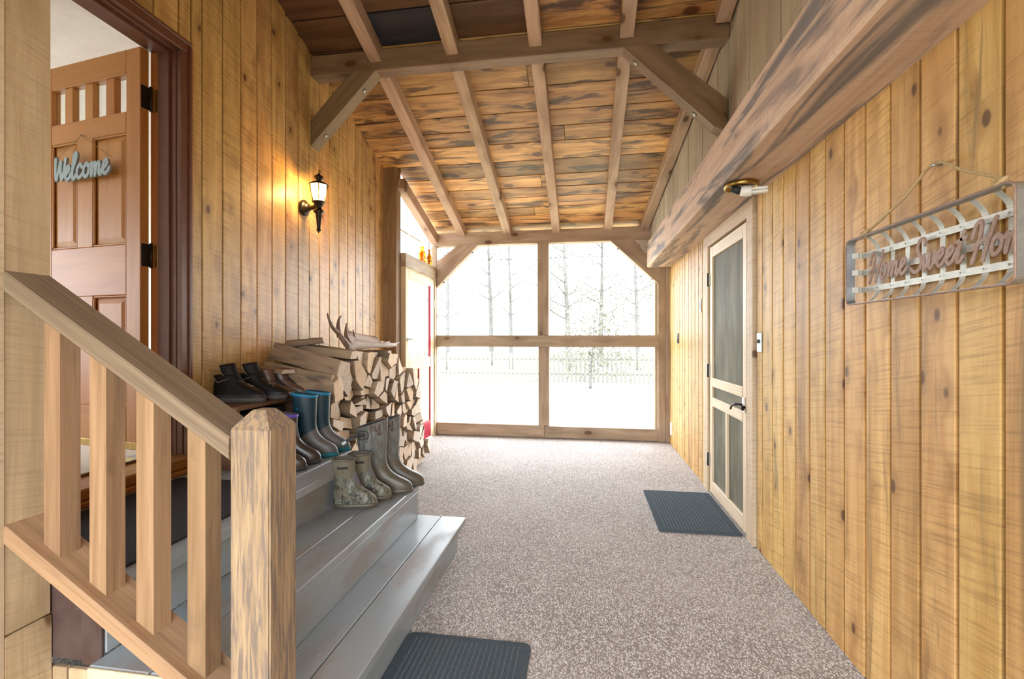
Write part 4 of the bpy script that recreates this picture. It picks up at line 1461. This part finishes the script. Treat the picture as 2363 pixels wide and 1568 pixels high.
# ------------------------------------------------------------------ wall lantern
ln = empty('wall_lantern', (-2.0, 3.275, 2.30), 0, 'lit bronze wall lantern with frosted glass panes on the left wall', 'lamp')
lathe('backplate', [(.0, -.142), (.062, -.142), (.062, -.130), (.050, -.122), (.036, -.112), (.03, -.10), (.0, -.098)], 'dark_metal', ln, 28, (0, 0.03, 0), 'x')
tube('arm', catmull([(-.105, .03, 0), (-.07, .02, -.005), (-.03, .005, .0), (0, 0, .008)]), [.030, .027, .024, .020, .018, .018, .017, .017, .017, .017, .017, .017, .016, .016, .016, .016, .016, .016, .016][:19], 'dark_metal', ln, 12)
lathe('stem', [(.0, -.21), (.004, -.205), (.006, -.196), (.016, -.190), (.018, -.184), (.013, -.176), (.013, -.168), (.022, -.07), (.022, -.062), (.040, -.045), (.038, -.038), (.022, -.022), (.022, -.006), (.034, .004), (.036, .022), (.048, .028), (.048, .034), (.0, .036)], 'dark_metal', ln, 20)
ga, gb, za, zb = .044, .068, .036, .160
prof = [(ga, za), (.056, za + .045), (.064, za + .085), (gb, zb)]
for k in range(6):
    a0, a1 = R(60 * k + 4), R(60 * k + 56)
    vs, fs = [], []
    for (r_, z_) in prof:
        for rr in (r_, r_ - .003):
            vs += [(rr * math.cos(a0), rr * math.sin(a0), z_), (rr * math.cos(a1), rr * math.sin(a1), z_)]
    for i in range(3):
        b = i * 4
        fs += [(b, b + 1, b + 5, b + 4), (b + 2, b + 6, b + 7, b + 3), (b, b + 4, b + 6, b + 2), (b + 1, b + 3, b + 7, b + 5)]
    fs += [(0, 2, 3, 1), (12, 13, 15, 14)]
    mesh('glass_pane', vs, fs, 'lamp_glass', ln)
    a = R(60 * k)
    tube('rib', [(r_ * 1.02 * math.cos(a), r_ * 1.02 * math.sin(a), z_) for r_, z_ in prof], .0036, 'brass', ln, 6)
lathe('cap', [(.0, .158), (.071, .158), (.071, .163), (.05, .178), (.022, .187), (.016, .196), (.03, .204), (.036, .216), (.030, .228), (.014, .238), (.006, .243), (.006, .25), (.0, .252)], 'dark_metal', ln, 20)
tube('finial', [(0, 0, .25), (0, 0, .275)], .0035, 'brass', ln, 8)
lathe('light_bulb', [(.0, .038), (.010, .04), (.012, .06), (.020, .085), (.020, .105), (.010, .122), (.0, .125)], 'bulb', ln, 14)
pl = bpy.data.lights.new('lantern_light', 'POINT')
pl.energy = 120.0
pl.color = (1.0, .58, .20)
pl.shadow_soft_size = .03
po = bpy.data.objects.new('lantern_light', pl)
po.location = (0, -.0, .20)
po.parent = ln
COL.objects.link(po)
po.location = (-.0, -.0, .10)

# ------------------------------------------------------------------ bare bulb fixture under the beam
bf = empty('ceiling_lamp', (.885, 2.80, 2.165), R(-10), 'brass canopy with a bare compact bulb under the barn beam', 'lamp')
lathe('canopy', [(.0, 0), (.088, 0), (.092, -.006), (.092, -.022), (.088, -.026), (.080, -.026), (.078, -.010), (.0, -.008)], 'brass', bf, 32)
bx('crossbar', -.075, .075, -.012, .012, -.016, -.011, 'steel', bf, None, .002)
sk = tube('socket', [(-.055, -.02, -.030), (-.005, -.02, -.047)], [.020, .022], 'black_rubber', bf, 14)
tube('lamp_base', catmull([(-.008, -.02, -.046), (.012, -.02, -.050), (.04, -.02, -.052), (.048, -.02, -.052)], 3), [.022, .025, .028, .029, .029, .029, .028, .027, .026, .016], 'white_plastic', bf, 18)
for dy, dz in ((-.010, -.008), (.010, -.008), (-.010, .010), (.010, .010)):
    tube('bulb_tube', [(.045, -.02 + dy, -.052 + dz), (.125, -.02 + dy, -.052 + dz), (.130, -.02 + dy, -.052 + dz)], [.0085, .0085, .005], 'white_plastic', bf, 10)

# ------------------------------------------------------------------ Welcome sign on the front door (in door coordinates)
ws = empty('welcome_sign', dd.location, dd.rotation_euler.z, 'blue-grey cut-out script sign reading Welcome on the front door', 'sign')
# the reader looks along -y of the door, so text runs from large x to small x
lettering('letters', 'Welcome', (.612, .032, 1.46), (-1, 0, .015), (0, 0, 1), (0, 1, 0), .132, .0098, .005, 'sign_blue', ws, .12)
tube('cord', [(.612, .030, 1.585), (.43, .012, 1.708), (.165, .030, 1.55)], .0016, 'rope', ws, 6)
lathe('nail', [(.0, 0), (.0025, 0), (.0025, .02), (.0, .02)], 'steel', ws, 8, (.43, .0, 1.708), 'y')

# ------------------------------------------------------------------ Home Sweet Home basket on the right wall
hs = empty('basket_sign', (0, 0, 0), 0, 'galvanised tobacco basket sign with rusty script hanging on the right wall', 'sign')
ya, yb, za, zb = 1.215, 1.900, 1.408, 1.645
XFp, XBk = .968, 1.028


def rrect(y0, y1, z0, z1, r, n=5):
    out = []
    for cy_, cz_, a0 in ((y1 - r, z1 - r, 0), (y0 + r, z1 - r, 90), (y0 + r, z0 + r, 180), (y1 - r, z0 + r, 270)):
        for k in range(n + 1):
            a = R(a0 + 90 * k / n)
            out.append((cy_ + r * math.cos(a), cz_ + r * math.sin(a)))
    return out


ring_ = rrect(ya, yb, za, zb, .022)
inn = rrect(ya + .003, yb - .003, za + .003, zb - .003, .019)
n = len(ring_)
vs = [(XFp, a, b) for a, b in ring_] + [(XFp + .028, a, b) for a, b in ring_] + [(XFp + .028, a, b) for a, b in inn] + [(XFp, a, b) for a, b in inn]
fs = []
for q in range(4):
    fs += [(q * n + k, q * n + (k + 1) % n, ((q + 1) % 4) * n + (k + 1) % n, ((q + 1) % 4) * n + k) for k in range(n)]
mesh('rim', vs, fs, 'galv', hs)
rim_e = tube('rim_edge', catmull([(XFp, a, b) for a, b in ring_] + [(XFp, *ring_[0])], 1), .0028, 'rust', hs, 6)
zs_ = [za + .055, za + .118, za + .181]
for z_ in zs_:
    pth = catmull([(XFp + .018, ya + .004, z_), (XFp + .030, ya + .02, z_), (XBk - .004, ya + .055, z_), (XBk - .004, yb - .055, z_), (XFp + .030, yb - .02, z_), (XFp + .018, yb - .004, z_)], 6)
    v2, f2 = [], []
    for p in pth:
        v2 += [p + V((0, 0, -.010)), p + V((0, 0, .010)), p + V((.0015, 0, .010)), p + V((.0015, 0, -.010))]
    for i in range(len(pth) - 1):
        f2 += [(i * 4 + k, i * 4 + (k + 1) % 4, i * 4 + 4 + (k + 1) % 4, i * 4 + 4 + k) for k in range(4)]
    mesh('slat', v2, f2, 'galv_dull', hs)
for k in range(8):
    y_ = yb - .085 - k * (yb - ya - .17) / 7
    pth = catmull([(XFp + .020, y_, zb - .003), (XFp + .034, y_, zb - .007), (XBk, y_, zb - .045), (XBk, y_, (za + zb) / 2), (XBk, y_, za + .045), (XFp + .034, y_, za + .007), (XFp + .020, y_, za + .003)], 6)
    v2, f2 = [], []
    for p in pth:
        v2 += [p + V((0, -.010, 0)), p + V((0, .010, 0)), p + V((.0015, .010, 0)), p + V((.0015, -.010, 0))]
    for i in range(len(pth) - 1):
        f2 += [(i * 4 + q, i * 4 + (q + 1) % 4, i * 4 + 4 + (q + 1) % 4, i * 4 + 4 + q) for q in range(4)]
    sl = mesh('slat', v2, f2, 'galv_dull', hs)
    for z_ in zs_:
        lathe('rivet', [(.0, 0), (.003, 0), (.002, -.0015), (.0, -.002)], 'steel', sl, 8, (XBk - .005, y_, z_), 'x')
lettering('letters', 'Home Sweet Home', (XBk - .014, 1.848, 1.492), (0, -1, 0), (0, 0, 1), (1, 0, 0), .0885, .0055, .0012, 'rust', hs, .22)
tube('rope', catmull([(XFp + .015, 1.80, 1.64), (XFp + .016, 1.80, 1.655), (1.015, 1.66, 1.735), (1.026, 1.548, 1.803), (1.012, 1.42, 1.735), (XFp + .014, 1.265, 1.662), (XFp + .014, 1.262, 1.638)], 4), .0045, 'rope', hs, 7)
for y_ in (1.80, 1.263):
    tube('knot', catmull([(XFp + .006, y_ + .014, 1.655), (XFp + .002, y_, 1.648), (XFp + .006, y_ - .012, 1.657), (XFp + .02, y_, 1.663), (XFp + .006, y_ + .014, 1.655)], 4), .006, 'rope', hs, 7)
lathe('nail', [(.0, 0), (.004, 0), (.004, -.028), (.0, -.028)], 'steel', hs, 8, (1.046, 1.548, 1.797), 'x')

# ------------------------------------------------------------------ small fittings on the right wall
sw = empty('light_switch', (XR, 2.98, 1.262), 0, 'steel light switch plate beside the screen door', 'switch')
bx('plate', -.004, .004, -.036, .036, -.058, .058, 'steel', sw, None, .002)
bx('toggle', -.014, .0, -.006, .006, -.004, .018, 'black_rubber', sw, None, .002)
sw2 = empty('wall_latch', (XR, 4.41, 1.585), 0, 'small steel latch on the planks above the far switch', 'latch')
bx('plate', -.004, .004, -.03, .03, -.06, .06, 'steel', sw2, None, .002)
bx('slot', -.006, .0, -.008, .008, -.03, .03, 'black_rubber', sw2, None, .001)
sw3 = empty('light_switch', (XR, 5.42, 1.295), 0, 'dark switch plate low on the far planks near the back corner', 'switch')
bx('plate', -.004, .004, -.045, .045, -.058, .058, 'black_metal', sw3, None, .002)
bx('toggle', -.012, .0, -.006, .006, -.006, .014, 'steel', sw3, None, .002)
so = empty('wall_outlet', (XR, 5.83, .20), 0, 'white electrical outlet near the floor in the back corner', 'outlet')
bx('plate', -.004, .004, -.045, .045, -.075, .075, 'white_plastic', so, None, .002)
for dz in (-.03, .03):
    bx('socket', -.0055, -.002, -.015, .015, dz - .014, dz + .014, 'white_plastic', so, None, .002)

# ------------------------------------------------------------------ bottles on the header
def bottle(x, y, z, s, mat, label, grp):
    o = empty('glass_bottle', (x, y, z), 0, label, 'bottle', grp)
    lathe('body', [(.0, 0), (.032 * s, 0), (.035 * s, .004), (.035 * s, .11 * s), (.031 * s, .125 * s), (.015 * s, .145 * s), (.012 * s, .185 * s), (.0, .185 * s)], mat, o, 20)
    lathe('lip', [(.0, 0), (.016 * s, 0), (.016 * s, .012 * s), (.0, .012 * s)], mat, o, 16, (0, 0, .185 * s))
bottle(-2.0, 5.53, 2.245, 1.0, 'amber', 'amber glass bottle on the header, nearest the timber post', 'amber bottles on the header')
bottle(-2.02, 5.66, 2.245, 1.12, 'amber', 'amber glass bottle on the header, middle one of three', 'amber bottles on the header')
bottle(-1.99, 5.80, 2.245, 1.05, 'amber', 'amber glass bottle on the header, nearest the back corner', 'amber bottles on the header')
bottle(-2.0, 5.06, 2.245, 1.3, 'bottle_clear', 'tall clear glass bottle standing alone on the header', None)

# ------------------------------------------------------------------ outdoors
gr = bx('ground', -40, 40, -25, 60, -.30, -.20, 'grass', None, 'x', 0)
tag(gr, 'pale dry lawn outside the porch', 'ground', kind='structure')
fe = empty('picket_fence', (0, 16, -.2), 0, 'pale picket fence crossing the lawn behind the porch', 'fence')
x = -7.5
while x < 6.5:
    bx('picket', x, x + .09, -.01, .01, 0, 1.05 + rg.uniform(-.05, .05), 'fence', fe, 'z', 0)
    x += .15
bx('fence_rail', -7.5, 6.5, .01, .05, .25, .33, 'fence', fe, 'x', 0)
bx('fence_rail', -7.5, 6.5, .01, .05, .75, .83, 'fence', fe, 'x', 0)


def tree(x, y, h, r, label, name='tree', leaves=900, spread=1.6, base=.35):
    o = empty(name, (x, y, -.2), 0, label, name, 'trees beyond the fence')
    lean = rg.uniform(-.3, .3)
    pts = catmull([(0, 0, 0), (lean * .2, .05, h * .3), (lean * .6, 0, h * .6), (lean, .1, h)], 4)
    tube('trunk', pts, [r * (1 - .8 * k / (len(pts) - 1)) for k in range(len(pts))], 'bark', o, 8)
    vs, fs, lv, lf = [], [], [], []
    for b in range(14):
        t = base + (1 - base) * b / 14
        p = pts[min(int(t * (len(pts) - 1)), len(pts) - 1)]
        a = rg.uniform(0, 2 * math.pi)
        L = spread * (1.15 - t) * rg.uniform(.7, 1.2) + .4
        q = [p, p + V((math.cos(a) * L * .5, math.sin(a) * L * .5, L * .25)), p + V((math.cos(a) * L, math.sin(a) * L, L * .6))]
        v2, f2 = tube_geo(catmull(q, 3), [r * .28, r * .24, r * .2, r * .16, r * .12, r * .08, r * .04], 5)
        o0 = len(vs); vs += v2; fs += [tuple(i + o0 for i in f) for f in f2]
        for k in range(leaves // 14):
            c = q[1].lerp(q[2], rg.uniform(-.3, 1.15)) + V((rg.gauss(0, .4), rg.gauss(0, .4), rg.gauss(0, .4)))
            d1_ = V((rg.gauss(0, 1), rg.gauss(0, 1), rg.gauss(0, 1))).normalized() * rg.uniform(.03, .065)
            d2_ = V((rg.gauss(0, 1), rg.gauss(0, 1), rg.gauss(0, 1))).normalized() * rg.uniform(.02, .045)
            o0 = len(lv); lv += [c - d1_, c + d2_, c + d1_, c - d2_]; lf.append((o0, o0 + 1, o0 + 2, o0 + 3))
    mesh('branches', vs, fs, 'bark', o, True)['kind'] = 'stuff'
    lm = mesh('foliage', lv, lf, 'leaf', o, fix=False)
    lm['kind'] = 'stuff'
    return o


for i, (x, y, h, r, lab) in enumerate(((-8.2, 24, 9.5, .16, 'bare slender tree behind the leftmost part of the fence'), (-6.6, 22, 8.5, .13, 'thin leaning tree seen in the left opening near its post'),
        (-5.2, 26, 10, .17, 'tall tree behind the fence at the middle of the left opening'), (-3.6, 23, 9, .12, 'slim tree left of the centre mullion'), (-2.2, 27, 10, .15, 'tall tree right behind the centre mullion'),
        (-.7, 22, 8, .16, 'leafy tree seen in the right opening beside the mullion'), (.9, 25, 9, .14, 'leafy tree at the middle of the right opening'), (2.6, 23, 8.5, .13, 'leafy tree near the right post of the back wall'), (4.4, 26, 9.5, .16, 'tall tree half hidden by the right post of the back wall'))):
    tree(x, y, h, r, lab, leaves=2200 if x < -2 else 4500)
tree(.2, 14.2, 2.2, .05, 'small leafy shrub on the lawn in front of the fence', 'shrub', 2400, .9, .25)
cbl = empty('overhead_cable', (0, 12, -.2), 0, 'thin dark cable strung across the sky outside the openings', 'cable')
tube('wire', [(-9, 0, 3.615), (-3, 0, 3.58), (3, 0, 3.61), (8, 0, 3.65)], .008, 'cable', cbl, 6)
for x in (-9, 8):
    tube('pole', [(x, 0, 0), (x, 0, 4.2)], [.09, .07], 'bark', cbl, 10)
